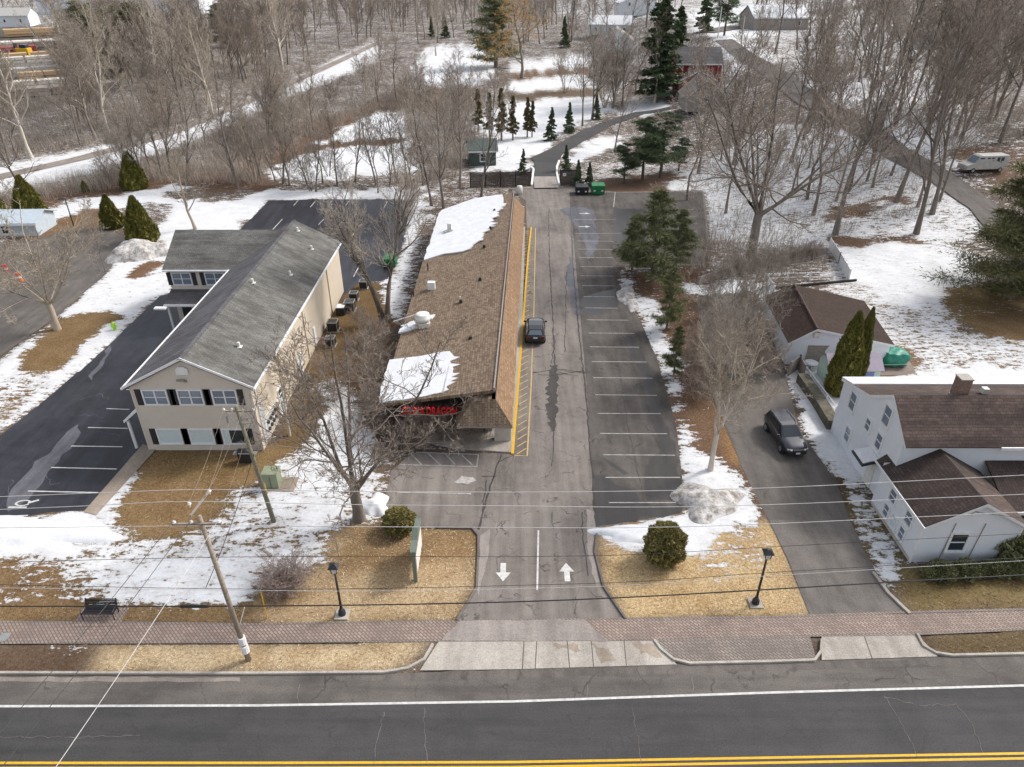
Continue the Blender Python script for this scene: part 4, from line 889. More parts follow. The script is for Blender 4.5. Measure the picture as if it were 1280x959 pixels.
MB().slab([(xo - .02, 44.6, 5.20), (XR, 44.4, 5.25), (XR, 46.35, 4.75), (xo - .02, 46.35, 4.75)], .1).build('snow_cover', 'snow', WH)
rk = MB()
ed = [(36.55, 5.3), (39.42, 7.42), (42.07, 5.76), (46.3, 4.66)]
for a, b in zip(ed[:-1], ed[1:]):
    rk.add([(xo - .03, a[0], a[1] - .22), (xo - .03, b[0], b[1] - .22), (xo - .03, b[0], b[1] + .02), (xo - .03, a[0], a[1] + .02), (xo + .02, a[0], a[1] - .22), (xo + .02, b[0], b[1] - .22)], [(3, 2, 1, 0), (0, 1, 5, 4)])
rk.build('rake_trim', 'white_paint', WH)
MB().box(((hx + 6 + XR) / 2, 36.5, 5.22), (XR - hx - 6, .1, .2)).build('gutter', 'white_paint', WH)
nl_, uY = (-1, 0, 0), (0, 1, 0)
for px, py, w, h in ((1066.5, 502, .85, 1.35), (1109.5, 520, .85, 1.35), (1085.5, 531, .62, .85), (1060, 543, .7, 1.1), (1099, 552, .7, 1.1)):
    q = Xp(px, py, hx); window(WH, (hx, q.y, q.z), uY, nl_, w, h, 1, 2, 'glass_sky', .14)
# bay canopy over the side door
q = Xp(1089, 592, hx); cn = MB()
cn.slab([(hx - 1.15, 38.75, 2.2), (hx - 1.15, 40.45, 2.2), (hx, 40.45, 2.55), (hx, 38.75, 2.55)], .16).build('door_canopy', 'black_metal', WH)
MB().slab([(hx - 1.05, 38.85, 2.32), (hx - 1.05, 40.35, 2.32), (hx - .02, 40.35, 2.64), (hx - .02, 38.85, 2.64)], .07).build('canopy_snow', 'snow', WH)
MB().box((hx - .04, 39.4, 1.05), (.08, .95, 2.1)).build('door', 'duct_white', WH)
# wing
wx0, wx1, wy0, wy1, wh, wr = 24.5, 30.4, 31.85, 38.0, 3.15, 4.8
wxm = 27.5
w = MB(); f = [(wx0, wy0, 0), (wx1, wy0, 0), (wx1, wy0, wh), (wxm, wy0, wr), (wx0, wy0, wh)]
w.add(f, [(0, 1, 2, 3, 4)]); w.add([(wx0, 37.4, 0), (wx0, wy0, 0), (wx0, wy0, wh), (wx0, 37.4, wh)], [(0, 1, 2, 3)]); w.add([(wx1, wy0, 0), (wx1, wy1, 0), (wx1, wy1, wh), (wx1, wy0, wh)], [(0, 1, 2, 3)])
w.add([(hx - .01, 37.4, 0), (wx0, 37.4, 0), (wx0, 37.4, wh + .3), (hx - .01, 37.4, wh + .3)], [(3, 2, 1, 0)])
w.build('wing_wall', 'siding_white', WH)
MB().slab([(wx0 - .12, wy0 - .25, wh - .02), (wxm, wy0 - .25, wr + .12), (wxm, 38.9, wr + .12), (wx0 - .12, 38.1, wh - .02)], .12).build('wing_roof', 'shingle_dark', WH)  # shaded slope: same roof as the other side, shade put into darker shingles
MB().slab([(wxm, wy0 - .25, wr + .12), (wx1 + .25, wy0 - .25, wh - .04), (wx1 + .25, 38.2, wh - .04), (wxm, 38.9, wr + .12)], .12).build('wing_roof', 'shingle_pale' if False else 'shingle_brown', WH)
rk = MB()
for a, b in (((wx0 - .14, wh - .1), (wxm, wr + .06)), ((wx1 + .27, wh - .12), (wxm, wr + .06))):
    rk.add([(a[0], wy0 - .28, a[1] - .16), (b[0], wy0 - .28, b[1] - .16), (b[0], wy0 - .28, b[1] + .06), (a[0], wy0 - .28, a[1] + .06), (a[0], wy0 - .2, a[1] - .16), (b[0], wy0 - .2, b[1] - .16)], [(0, 1, 2, 3), (0, 1, 5, 4)])
rk.box((wx0 - .15, (wy0 + 38.2) / 2, wh - .1), (.07, 38.5 - wy0 + .4, .13)); rk.build('wing_trim', 'white_paint', WH)
for x in (wx0, wx1): MB().box((x, wy0, wh / 2), (.12, .12, wh - .05)).build('corner_trim', 'white_paint', WH)
q = Yp(1201, 668, wy0); window(WH, (q.x, wy0, 1.7), uX, nF, .95, 1.3, 1, 2, 'glass_dark', .16)
for px, py in ((1117, 613), (1136.5, 641)): q = Xp(px, py, wx0); window(WH, (wx0, q.y - .2, 2.3), uY, nl_, .72, .85, 1, 2, 'glass_sky', .12)
for px, py in ((1106, 645), (1115, 660), (1124, 676)): q = Xp(px, py, wx0); window(WH, (wx0, q.y, .95), uY, nl_, .55, .85, 1, 2, 'glass_sky' if px != 1115 else 'curtain', .1)
for px in (1185, 1222): q = Yp(px, 670, wy0); MB().tube([(q.x, wy0 - .04, .3), (q.x + .15, wy0 - .04, 3.2)], .025, 5).build('service_cable', 'wood_grey', WH)
q = Yp(1218, 640, wy0); MB().box((q.x, wy0 - .1, q.z), (.3, .2, .2)).build('floodlight', 'duct_white', WH)
MB().box((wx0 - .02, 34.6, .12), (.06, 5.4, .26)).build('foundation', 'stucco', WH)
# front porch roofs to the right of the wing
MB().slab([(wx1 + .3, 33.6, 2.55), (XR, 33.6, 2.55), (XR, 36.9, 4.0), (wx1 + .3, 36.9, 4.0)], .12).build('porch_roof', 'shingle_dark', WH)
MB().box((40, 33.55, 2.45), (18, .1, .2)).build('porch_fascia', 'white_paint', WH)
for i in range(4): MB().box((31.2 + i * 2.5, 33.8, 1.2), (.14, .14, 2.4)).build('porch_post', 'white_paint', WH)
rl = MB().box((35, 33.7, .95), (8, .07, .08))
for i in range(30): rl.box((31.2 + i * .26, 33.7, .5), (.05, .05, .9))
rl.build('porch_railing', 'white_paint', WH)
# chimney
q = U(1195, 503, 6.9); q.y = 40.0; q = Yp(1195, 505, 40.0)
MB().box((q.x, 40.1, 7.4), (.75, .75, 1.9)).build('chimney', 'chimney_brick', WH); MB().box((q.x, 40.05, 6.75), (.85, .9, .5)).build('chimney_flashing', 'steel', WH); MB().box((q.x, 40.1, 8.38), (.82, .82, .08)).build('chimney_cap', 'concrete', WH)
q = Xp(1165, 482, 33) if False else Vector((33.2, 42.5, 5.75)); MB().box(q + Vector((0, 0, .15)), (.4, .4, .4)).build('roof_vent', 'duct_white', WH)

# ---------------------------------------------------------------- garage, playhouse, arbor and fences
GA = thing('garage', 'low garage with wide dark brown gable roof and white gable front', 'garage', (29.5, 60.5, 0))
ga0, ga1 = Vector((24.75, 56.4, 2.35)), Vector((34.1, 56.0, 2.35)); gb0, gb1 = Vector((25.6, 66.6, 2.35)), Vector((35.4, 65.5, 2.35)); gr0, gr1 = Vector((26.95, 56.45, 3.85)), Vector((28.2, 66.2, 3.85))
gr0 = Vector((27.0, 56.3, 3.8)); gr1 = Vector((28.3, 66.2, 3.8))
gwl = MB().add([ga0 + Vector((.2, .3, -2.35)), ga1 + Vector((-.2, .3, -2.35)), ga1 + Vector((-.2, .3, 0)), gr0 + Vector((0, .35, -.05)), ga0 + Vector((.2, .3, 0))], [(0, 1, 2, 3, 4)])
gwl.add([ga1 + Vector((-.2, .3, -2.35)), gb1 + Vector((-.2, -.3, -2.35)), gb1 + Vector((-.2, -.3, 0)), ga1 + Vector((-.2, .3, 0))], [(0, 1, 2, 3)])
gwl.add([gb0 + Vector((.2, -.3, -2.35)), ga0 + Vector((.2, .3, -2.35)), ga0 + Vector((.2, .3, 0)), gb0 + Vector((.2, -.3, 0))], [(0, 1, 2, 3)])
gwl.add([gb1 + Vector((-.2, -.3, -2.35)), gb0 + Vector((.2, -.3, -2.35)), gb0 + Vector((.2, -.3, 0)), gr1 + Vector((0, -.35, -.05)), gb1 + Vector((-.2, -.3, 0))], [(0, 1, 2, 3, 4)])
gwl.build('wall', 'siding_white', GA)
MB().slab([ga0, gr0, gr1], .12).slab([ga0, gr1, gb0], .12).slab([gr0, ga1, gb1], .12).slab([gr0, gb1, gr1], .12).build('roof', 'shingle_rust', GA)
MB().tube([gr0 + Vector((0, 0, .02)), gr1 + Vector((0, 0, .02))], .1, 6).build('ridge_cap', 'brick_dark', GA)
tr = MB()
for a in (ga0, ga1): 
    n_ = Vector((0, -.04, 0)); tr.add([a + n_ - Vector((0, 0, .2)), gr0 + n_ - Vector((0, 0, .2)), gr0 + n_ + Vector((0, 0, .01)), a + n_ + Vector((0, 0, .01))], [(0, 1, 2, 3)])
tr.build('rake_trim', 'white_paint', GA)
MB().box((27.2, 56.55, 3.05), (.5, .12, .55)).build('gable_vent', 'lumber_pale', GA); MB().box((28.0, 56.6, 1.0), (2.6, .1, 2.0)).build('garage_door', 'wood_grey', GA)
q = U(1077, 468); PH = thing('playhouse', 'small mint green playhouse with purple roof and blue door', 'playhouse', (q.x, q.y, 0))
px_, py_ = 29.6, 53.4
gable_box(PH, px_ - 2.4, px_ + 1.9, py_ - .9, py_ + 1.5, 1.9, 2.75, 'x', ('mint', 'mint', 'mint'), 'purple', .2, .06)
MB().box((px_ + .95, py_ - .93, .8), (.8, .06, 1.55)).build('door', 'blue_door', PH)
q = U(1114, 455); TA = thing('covered_equipment', 'green tarpaulin tied over a bulky thing beside the garage', 'tarpaulin', (q.x, q.y, 0))
bm = bmesh.new(); bmesh.ops.create_icosphere(bm, subdivisions=4, radius=1)
for v in bm.verts:
    c = v.co; n_ = .09 * math.sin(c.x * 9 + c.z * 5) * math.sin(c.y * 8 + 1) ; s_ = 1 / max(abs(c.x), abs(c.y), abs(c.z)) ** .7
    v.co = Vector((c.x * s_ * 1.15 * (1 + n_), c.y * s_ * .9 * (1 + n_), max(0, c.z * s_ * .7 + .75 + n_ * .6)))
me = bpy.data.meshes.new('tarp'); bm.to_mesh(me); bm.free(); me.materials.append(MATS['tarp_green']); [setattr(p, 'use_smooth', True) for p in me.polygons]
o = bpy.data.objects.new('tarp', me); COL.objects.link(o); o.parent = TA; OFF[o.name] = OFF[TA.name]
MB().tube([q + Vector((-1.2, -.95, .45)), q + Vector((1.2, -.95, .5))], .03, 5).build('cord', 'wire_pale', TA)
pt = sheet('patio', P((1085, 470), (1092, 442), (1128, 442), (1150, 470)), 'brick_paver', .05)
def panel_fence(name, label, pts, h, mat, group=None, cap=True, posts=True, step=2.2, thick=.06, slats=False):
    pts = [Vector(p) for p in pts]; t = thing(name, label, 'fence', pts[0], group); pm = MB(); 
    for a, b in zip(pts[:-1], pts[1:]):
        n_ = (b - a).normalized(); nn = Vector((-n_.y, n_.x, 0)).normalized() * thick / 2
        if slats:
            k = int((b - a).length / .16)
            for i in range(k):
                p0 = a.lerp(b, (i + .08) / k); p1 = a.lerp(b, (i + .92) / k); hh = h + random.uniform(-.04, .04)
                pm.add([p0 - nn, p1 - nn, p1 + nn, p0 + nn] + [x + Vector((0, 0, hh)) for x in (p0 - nn, p1 - nn, p1 + nn, p0 + nn)], [(0, 1, 5, 4), (1, 2, 6, 5), (2, 3, 7, 6), (3, 0, 4, 7), (4, 5, 6, 7)])
        else: pm.add([a - nn, b - nn, b + nn, a + nn] + [x + Vector((0, 0, h)) for x in (a - nn, b - nn, b + nn, a + nn)], [(0, 1, 5, 4), (1, 2, 6, 5), (2, 3, 7, 6), (3, 0, 4, 7), (4, 5, 6, 7)])
    pm.build('panel', mat, t)
    if posts:
        for a, b in zip(pts[:-1], pts[1:]):
            k = max(1, round((b - a).length / step))
            for i in range(k + 1): MB().box(a.lerp(b, i / k) + Vector((0, 0, h / 2 + .05)), (.13, .13, h + .1)).build('fence_post', mat, t)
    return t
def rail_fence(name, label, pts, h, mat, step=2.4, rails=(.4, .85)):
    pts = [Vector(p) for p in pts]; t = thing(name, label, 'fence', pts[0])
    for a, b in zip(pts[:-1], pts[1:]):
        for r in rails: MB().tube([a + Vector((0, 0, h * r)), b + Vector((0, 0, h * r))], .05, 5).build('rail', mat, t)
        k = max(1, round((b - a).length / step))
        for i in range(k + 1): MB().box(a.lerp(b, i / k) + Vector((0, 0, h / 2)), (.12, .12, h)).build('fence_post', mat, t)
    return t
panel_fence('vinyl_fence', 'white vinyl fence climbing the snowy slope above the garage', [G(1036, 311), G(1048, 330), G(1060, 352)], 1.4, 'white_paint')
panel_fence('vinyl_fence', 'short white vinyl fence panel behind the garage corner', [G(958, 358), G(966, 372)], 1.3, 'white_paint')
rail_fence('rail_fence', 'thin white rail fence with posts along the wall behind the garage', [G(955, 352), G(1040, 350)], 1.1, 'white_paint')
panel_fence('retaining_wall', 'low grey retaining wall below the wooded bank, behind the garage', [G(872, 356), G(955, 327), G(1032, 318)], .9, 'wood_grey', None, False, False, thick=.3)
panel_fence('retaining_wall', 'low dark timber edge along the snow behind the garage roof', [G(962, 362), G(1070, 352)], .3, 'wood_dark', None, False, False, thick=.2)
panel_fence('vinyl_fence', 'long white fence panels along the left side of the garage', [U(959, 378), U(985, 448)], 1.2, 'white_paint')
panel_fence('gate_panel', 'leaning white gate panels at the garage front corner', [U(985, 470), U(997, 462), U(1003, 474)], 1.4, 'wood_grey')
panel_fence('stone_wall', 'mossy stone retaining wall beside the driveway, deck above it', [U(1001, 478), U(1020, 505), U(1040, 538)], .9, 'stone', None, False, False, thick=.9)
rail_fence('deck_railing', 'white pipe railing on top of the mossy stone wall', [U(1000, 462), U(1043, 520)], .9, 'white_paint', 1.8, (.5, .98))
def furn(loc):
    t = thing('patio_table', 'round snow covered patio table on the deck by the garage', 'table', loc); l = Vector(loc)
    MB().cyl(l + Vector((0, 0, .68)), .65, .05, 20).build('table_top', 'steel', t); MB().cyl(l, .06, .7, 8).build('leg', 'steel', t); MB().cyl(l + Vector((0, 0, .73)), .6, .08, 20, .5).build('snow_cover', 'snow', t)
furn(U(1012, 462))
# dark board fences and gate kerbs at the end of the lot
panel_fence('board_fence', 'long dark board fence left of the back driveway', [U(588, 234), U(663, 233)], 2.4, 'wood_dark', None, slats=True)
panel_fence('board_fence', 'short dark board fence right of the back driveway', [U(700, 231), U(720, 230.5)], 2.4, 'wood_dark', None, slats=True)
for px, n_ in ((662, 'white notice on the long board fence'), (702, 'red and white notice on the short board fence')):
    q = U(px - (3 if px < 680 else -3), 232); t = thing('notice', n_, 'sign', q + Vector((0, -.2, 1.7))); OFF[t.name] = q + Vector((0, -.2, 1.7))
    MB().box(q + Vector((0, -.16, 1.8)), (.5, .03, .45)).build('board', 'white_paint', t); MB().box(q + Vector((0, -.185, 1.85)), (.34, .012, .12)).build('marking', 'sign_red' if px > 680 else 'wood_grey', t)
kerb('kerb', [G(664.5, 233), G(666, 221), G(667, 213), G(664, 210)], 'white_paint', .35, .3); kerb('kerb', [G(699, 232), G(696, 218), G(696, 210), G(699, 202)], 'white_paint', .35, .3)
strip('lot_end_kerb', P((585, 236), (640, 236), (664, 234.5)), .8, 'concrete_tan', .05)
def dumpster(px, py, label, mat, w, h):
    q = U(px, py); t = thing('dumpster', label, 'dumpster', q); b = MB()
    b.box(q + Vector((0, 0, h / 2 + .1)), (w, 1.5, h), 0, (1.05, 1.15)); b.build('bin', mat, t)
    l = MB()
    for s in (-1, 1): l.box(q + Vector((s * w / 4, 0, h + .16)), (w / 2 - .05, 1.7, .07), 0, (1, 1), .08)
    l.build('lid', mat if mat != 'dumpster_green' else 'black_metal' if False else mat, t)
    for s in (-1, 1): MB().box(q + Vector((s * (w / 2 + .06), 0, h * .6)), (.12, 1.2, .18)).build('fork_pocket', mat, t)
    for s in (-.3, .3): MB().box(q + Vector((s * w, -.85, h * .5)), (.3, .02, .2)).build('sticker', 'white_paint', t)
dumpster(747, 242, 'bright green dumpster at the end of the parking lot', 'dumpster_green', 2.0, 1.3)
dumpster(727, 242, 'black dumpster left of the green one at the lot end', 'black_metal', 1.9, 1.1)
q = U(488, 332); dumpster(488, 332, 'faded green dumpster in snow behind the twin trunk tree', 'dumpster_green', 1.5, 1.0)
q = U(649.5, 243); t = thing('rooftop_tank', 'small pale tank beside the plaza rear corner', 'tank', q); MB().cyl(q, .45, 1.3, 14).build('tank_body', 'duct_white', t, True)

# ---------------------------------------------------------------- far houses and yards
def house(name, label, px, py, w, d, h, hr, axis, wall, roof, rz=0, win=2, snowroof=False, cat='house'):
    q = G(px, py); t = thing(name, label, cat, q); OFF[t.name] = Vector((0, 0, 0))
    o, A, B = gable_box(t, -w / 2, w / 2, 0, d, h, hr, axis, (wall,) * 3, roof, .4, .15)
    t.rotation_euler.z = rz
    for i in range(win): 
        window(t, (-w / 2 + w * (i + .5) / win if win > 1 else 0, 0, h * .55 if axis == 'x' else h * .95), uX, nF, .9, 1.2, 1, 2, 'glass_dark', .14)
    tr_ = MB()
    if axis == 'y':
        for s in (-1, 1): tr_.add([(s * (w / 2 + .4), -.45, h - .35), (0, -.45, hr - .05), (0, -.45, hr + .25), (s * (w / 2 + .4), -.45, h - .05)], [(0, 1, 2, 3)])
    else: tr_.box((0, -.45, h - .2), (w + .8, .08, .25))
    tr_.build('trim', 'white_paint', t)
    if snowroof: MB().slab([Vector(p) + Vector((0, 0, .24)) for p in A], .1).build('snow_cover', 'snow', t)
    return t
house('cottage', 'grey shingled cottage with white gable trim in front of the red house', 881, 140, 8.5, 9, 3.0, 6.8, 'y', 'siding_grey', 'shingle_pale', 0, 1)
rh = house('red_house', 'dark red two storey house among trees beyond the lot', 871, 112, 11, 9, 6.0, 9.2, 'x', 'siding_red', 'shingle_grey_dark', 0, 2)
gable_box(rh, -5.2, 3.2, -4.5, -.02, 2.9, 4.8, 'y', ('siding_red',) * 3, 'shingle_grey_dark', .4, .14)
tr_ = MB()
for s in (-1, 1): tr_.add([(-1 + s * 4.6, -4.95, 2.55), (-1, -4.95, 4.8), (-1, -4.95, 5.1), (-1 + s * 4.6, -4.95, 2.85)], [(0, 1, 2, 3)])
tr_.build('trim', 'white_paint', rh)
house('far_house', 'white gabled house with brown roof half hidden behind tall spruce', 768, 66, 13, 12, 4, 8, 'y', 'siding_white', 'shingle_pale', -.15, 1)
house('far_house', 'pale house with green roof behind the white gabled house', 762, 44, 18, 12, 4, 7, 'x', 'siding_white', 'roof_green', -.15, 3, True)
house('shed', 'dark green shed behind the bare tree at the lot end', 604, 208, 4.6, 6, 2.8, 4.0, 'x', 'shed_dark_green', 'shed_dark_green', .1, 1, False, 'shed')
house('shed', 'pale blue metal shed at left edge with ribbed roof', 10, 296, 8, 5, 1.9, 2.8, 'x', 'siding_blue', 'siding_blue', .05, 1, False, 'shed')
house('warehouse', 'long white flat warehouse at the top left beyond the woods', 150, 18, 95, 40, 8, 10, 'x', 'siding_white', 'van_white', 0, 6, False, 'warehouse')
house('far_house', 'small white house at the top left edge beyond the lumber yard', 8, 34, 22, 14, 5, 8, 'x', 'siding_white', 'van_white', .2, 3)
house('far_house', 'white house with snowy roof behind dark spruce at the top', 798, 20, 18, 14, 5, 9, 'y', 'siding_white', 'shingle_pale', 0, 2, True)
house('far_house', 'brown roofed house at the top right above the road', 975, 38, 20, 14, 4, 7.5, 'x', 'siding_grey', 'shingle_pale', .1, 3, True)
house('far_house', 'brown ranch house among trees at the top right corner', 1200, 62, 20, 13, 4, 7.5, 'x', 'siding_grey', 'shingle_pale', -.25, 3)
def lumber(px, py, L, wd, h, rz, mat, label):
    q = G(px, py); t = thing('lumber_stack', label, 'lumber stack', q, 'lumber stacks in the yard'); OFF[t.name] = Vector(); t.rotation_euler.z = rz
    k = max(1, int(h / .9))
    for i in range(k):
        m = MB(); nb = 3
        for j in range(nb): m.box((-L / 2 + L * (j + .5) / nb, random.uniform(-.2, .2), .2 + h * (i + .45) / k), (L / nb * random.uniform(.88, .96), wd * random.uniform(.85, 1), h / k * .85))
        m.build('bundle', mat, t)
    st_ = MB()
    for j in range(4): st_.box((-L / 2 + L * (j + .5) / 4, 0, .1), (.25, wd, .2))
    st_.build('bearer', 'wood_dark', t)
RZ = .62
for px, py, L, wd, h, mat, lab in ((60, 44, 34, 6, 3, 'lumber', 'long tan lumber stack nearest the far edge of the yard'), (30, 58, 22, 8, 2, 'lumber_pale', 'pale white topped lumber stack beside the red one'), (6, 68, 22, 6, 2.5, 'lumber_red', 'dark red stack at the left edge of the yard'), (56, 62, 20, 6, 3, 'wood_grey', 'grey stack beside the yellow machine'),
                                  (60, 72, 34, 4, 2, 'lumber', 'narrow tan lumber row in the middle of the yard'), (14, 80, 26, 4, 2, 'lumber_pale', 'pale narrow row at left middle of the yard'), (58, 94, 22, 5, 2.5, 'lumber_pale', 'pale stack behind the orange tan one nearest the woods'), (72, 99, 20, 4, 2.5, 'lumber', 'orange tan stack nearest the woods'), (22, 114, 30, 5, 2.5, 'lumber_pale', 'long pale stack at the near left of the yard'), (85, 116, 24, 6, 2, 'wood_grey', 'weathered grey stack at the near right of the yard')):
    lumber(px, py, L, wd, h, RZ, mat, lab)
q = G(32, 70); t = thing('forklift', 'yellow forklift between lumber stacks', 'forklift', q); MB().box(q + Vector((0, 0, 1.5)), (4.5, 3, 2.4)).build('body', 'yellow_paint', t, bevel=.2); MB().box(q + Vector((.5, 0, 3.2)), (2.4, 2.4, 1.4)).build('cab', 'glass_dark', t, bevel=.2)
MB().box(q + Vector((-2.6, 0, 2.2)), (.3, 1.6, 4)).build('mast', 'black_metal', t)
for sx_ in (-1.4, 1.4): MB().tube([q + Vector((sx_, -1.6, .6)), q + Vector((sx_, 1.6, .6))], .6, 12).build('wheel', 'tyre', t)

# ---------------------------------------------------------------- vehicles
def wheel(root, x, y, r, wdt):
    o = MB().tube([(x - wdt / 2, y, r), (x - wdt / 2 + .03, y, r), (x + wdt / 2 - .03, y, r), (x + wdt / 2, y, r)], [r * .92, r, r, r * .92], 20).build('wheel', 'tyre', root, True)
    s = 1 if x > 0 else -1; OFF[o.name] = Vector()
    MB().tube([(x + s * (wdt / 2 - .02), y, r), (x + s * (wdt / 2 + .012), y, r)], [r * .66, r * .6], 14).build('rim', 'rim', o)
def suv(label, loc, heading, paint, rearglass='glass_rear', rails=False):
    t = thing('suv', label, 'car', loc, None); OFF[t.name] = Vector(); t.rotation_euler.z = heading
    st = [(-2.3, .74, .5, .86), (-2.26, .84, .42, 1.0), (-2.1, .9, .34, 1.07), (-1.3, .93, .3, 1.1), (0, .93, .28, 1.06), (.95, .92, .3, 1.05), (1.5, .9, .3, 1.0), (2.0, .85, .34, .92), (2.22, .76, .4, .8), (2.3, .62, .48, .68)]
    v = []; f = []
    for y, hw_, zb, zt in st:
        sec = [(hw_ * .86, zb), (hw_ * .98, zb + .12), (hw_, zb + (zt - zb) * .55), (hw_ * .97, zt - .08), (hw_ * .86, zt), (hw_ * .45, zt + .035)]
        ring = [(x, y, z) for x, z in sec] + [(-x, y, z) for x, z in reversed(sec)]; v += ring
    n_ = 12
    for i in range(len(st) - 1):
        for j in range(n_): f.append((i * n_ + j, i * n_ + (j + 1) % n_, (i + 1) * n_ + (j + 1) % n_, (i + 1) * n_ + j))
    f += [tuple(range(n_ - 1, -1, -1)), tuple((len(st) - 1) * n_ + j for j in range(n_))]
    body = MB().add(v, f).build('body', paint, t, True)
    # cabin
    cb = [(.84, -2.18, 1.04), (.86, -1.2, 1.06), (.86, .4, 1.04), (.80, 1.08, 1.02)]; ct = [(.62, -1.98, 1.6), (.68, -1.2, 1.7), (.68, -.2, 1.7), (.6, .22, 1.63)]
    v = [(x, y, z) for x, y, z in cb] + [(x, y, z) for x, y, z in ct] + [(-x, y, z) for x, y, z in cb] + [(-x, y, z) for x, y, z in ct]
    f = []
    for i in range(3): f += [(i, i + 1, 5 + i, 4 + i), (9 + i, 8 + i, 12 + i, 13 + i), (4 + i, 5 + i, 13 + i, 12 + i)]
    f += [(3, 11, 15, 7), (8, 0, 4, 12)]
    MB().add(v, f).build('cabin', paint, t, False, .05)
    V = [Vector(p) for p in v]
    def pane(a, b, c, d, s0, s1, r0, r1, off, name, mat):
        a, b, c, d = V[a], V[b], V[c], V[d]; g = lambda s, r: a.lerp(b, s).lerp(d.lerp(c, s), r)
        p = [g(s0, r0), g(s1, r0), g(s1, r1), g(s0, r1)]; nn = (p[1] - p[0]).cross(p[3] - p[0]).normalized() * off
        MB().add([x + nn for x in p] , [(0, 1, 2, 3)]).build(name, mat, t)
    pane(3, 11, 15, 7, .06, .94, .1, .93, .02, 'windscreen', 'glass_car'); pane(8, 0, 4, 12, .09, .91, .12, .9, .02, 'rear_window', rearglass)
    for i, (s0, s1) in enumerate(((.15, .92), (.06, .94), (.06, .55))):
        pane(i, i + 1, 5 + i, 4 + i, s0, s1, .14, .86, .02, 'side_window', 'glass_car'); pane(9 + i, 8 + i, 12 + i, 13 + i, 1 - s1, 1 - s0, .14, .86, .02, 'side_window', 'glass_car')
    for x in (-.86, .86):
        for y in (-1.42, 1.42):
            MB().tube([(x * .955, y, .36), (x * 1.062, y, .36)], .44, 20).build('wheel_arch', 'black_metal', t); wheel(t, x * 1.03, y, .35, .22)
    for s in (-1, 1):
        MB().box((s * 1.03, .78, 1.12), (.24, .12, .16)).build('mirror', paint, t, bevel=.03)
        MB().box((s * .68, -2.24, .93), (.34, .12, .16)).build('tail_lamp', 'lamp_red', t, bevel=.02); MB().box((s * .6, 2.17, .74), (.36, .16, .13), -s * .5).build('headlight', 'lamp_clear', t, bevel=.02)
        if rails: MB().tube([(s * .6, -1.8, 1.72), (s * .63, -1.1, 1.78), (s * .63, -.2, 1.77), (s * .58, .1, 1.7)], .025, 6).build('roof_rail', 'rim', t)
    MB().box((0, -2.29, .6), (1.5, .1, .24)).build('rear_bumper', 'black_metal', t, bevel=.03); MB().box((0, 2.28, .48), (1.35, .1, .2)).build('front_bumper', 'black_metal', t, bevel=.03)
    MB().box((0, -2.325, .86), (.38, .03, .14)).build('number_plate', 'plate', t); MB().box((0, 2.345, .5), (.32, .03, .14)).build('number_plate', 'plate', t)
    gm = MB()
    for i in range(7): gm.box((-.33 + i * .11, 2.31, .74), (.07, .03, .12))
    gm.build('grille', 'rim', t)
    return t
q = U(668.3, 419); suv('black suv seen from behind beside the yellow kerb of the plaza', (q.x + .05, q.y, .01), R(-1.5), 'car_black')
q = U(980, 551); suv('dark grey suv facing the road in the narrow driveway', (q.x, q.y, .01), R(180 + 4.5), 'car_grey', 'glass_car', True)
q = G(1226, 214)
VN = thing('van', 'old white passenger van parked among trees by the back road', 'van', q); OFF[VN.name] = Vector(); VN.rotation_euler.z = R(-82 + 176)
VN.rotation_euler.z = R(97)
prf = [(-3.3, .5), (3.35, .5), (3.4, 1.15), (2.2, 1.45), (1.5, 2.35), (1.2, 2.5), (-3.2, 2.5), (-3.35, 2.2)]
b = MB().prism([(p[0], p[1]) for p in prf], -1.05, 1.05); b.v = [Vector((p.z * (.9 if p.y > 1.5 else 1), p.x, p.y)) for p in b.v]; b.build('body', 'van_white', VN, False, .08)
for s in (-1, 1):
    for y0 in (1.15, .1, -.55, -1.5, -2.15): MB().box((s * .975, y0, 1.95), (.03, .5 if y0 < 1 else .7, .55)).build('side_window', 'glass_dark', VN)
    for y0 in (2.2, -2.2): wheel(VN, s * .95, y0, .38, .26)
MB().add([(-.85, 2.2, 1.49), (.85, 2.2, 1.49), (.78, 1.56, 2.33), (-.78, 1.56, 2.33)], [(0, 1, 2, 3)]).build('windscreen', 'glass_sky', VN)
MB().box((0, 3.38, .6), (1.9, .12, .25)).build('front_bumper', 'steel', VN)
for s in (-1, 1): MB().box((s * .75, 3.39, .95), (.3, .05, .2)).build('headlight', 'lamp_clear', VN)

# ---------------------------------------------------------------- street furniture
BE = U(127, 771); t = thing('bench', 'black metal slatted bench beside the brick sidewalk', 'bench', BE)
sl_ = MB()
for i in range(5): sl_.box(BE + Vector((0, -.2 + i * .11, .46)), (1.8, .085, .035))
sl_.build('seat', 'black_metal', t)
bk = MB()
for i in range(5): bk.box(BE + Vector((0, .32 + i * .03, .58 + i * .09)), (1.8, .03, .07))
bk.build('backrest', 'black_metal', t)
for s in (-1, 1):
    MB().tube([BE + Vector((s * .88, -.25, 0)), BE + Vector((s * .88, -.25, .62)), BE + Vector((s * .88, .3, .66))], .035, 6).build('armrest', 'black_metal', t)
    MB().tube([BE + Vector((s * .85, .3, 0)), BE + Vector((s * .85, .3, .45)), BE + Vector((s * .85, .46, 1.0))], .035, 6).build('leg', 'black_metal', t)
sheet('bench_pad', [BE + Vector(p) for p in ((-1.3, -.7, 0), (1.3, -.7, 0), (1.3, .6, 0), (-1.3, .6, 0))], 'brick_paver', .05)
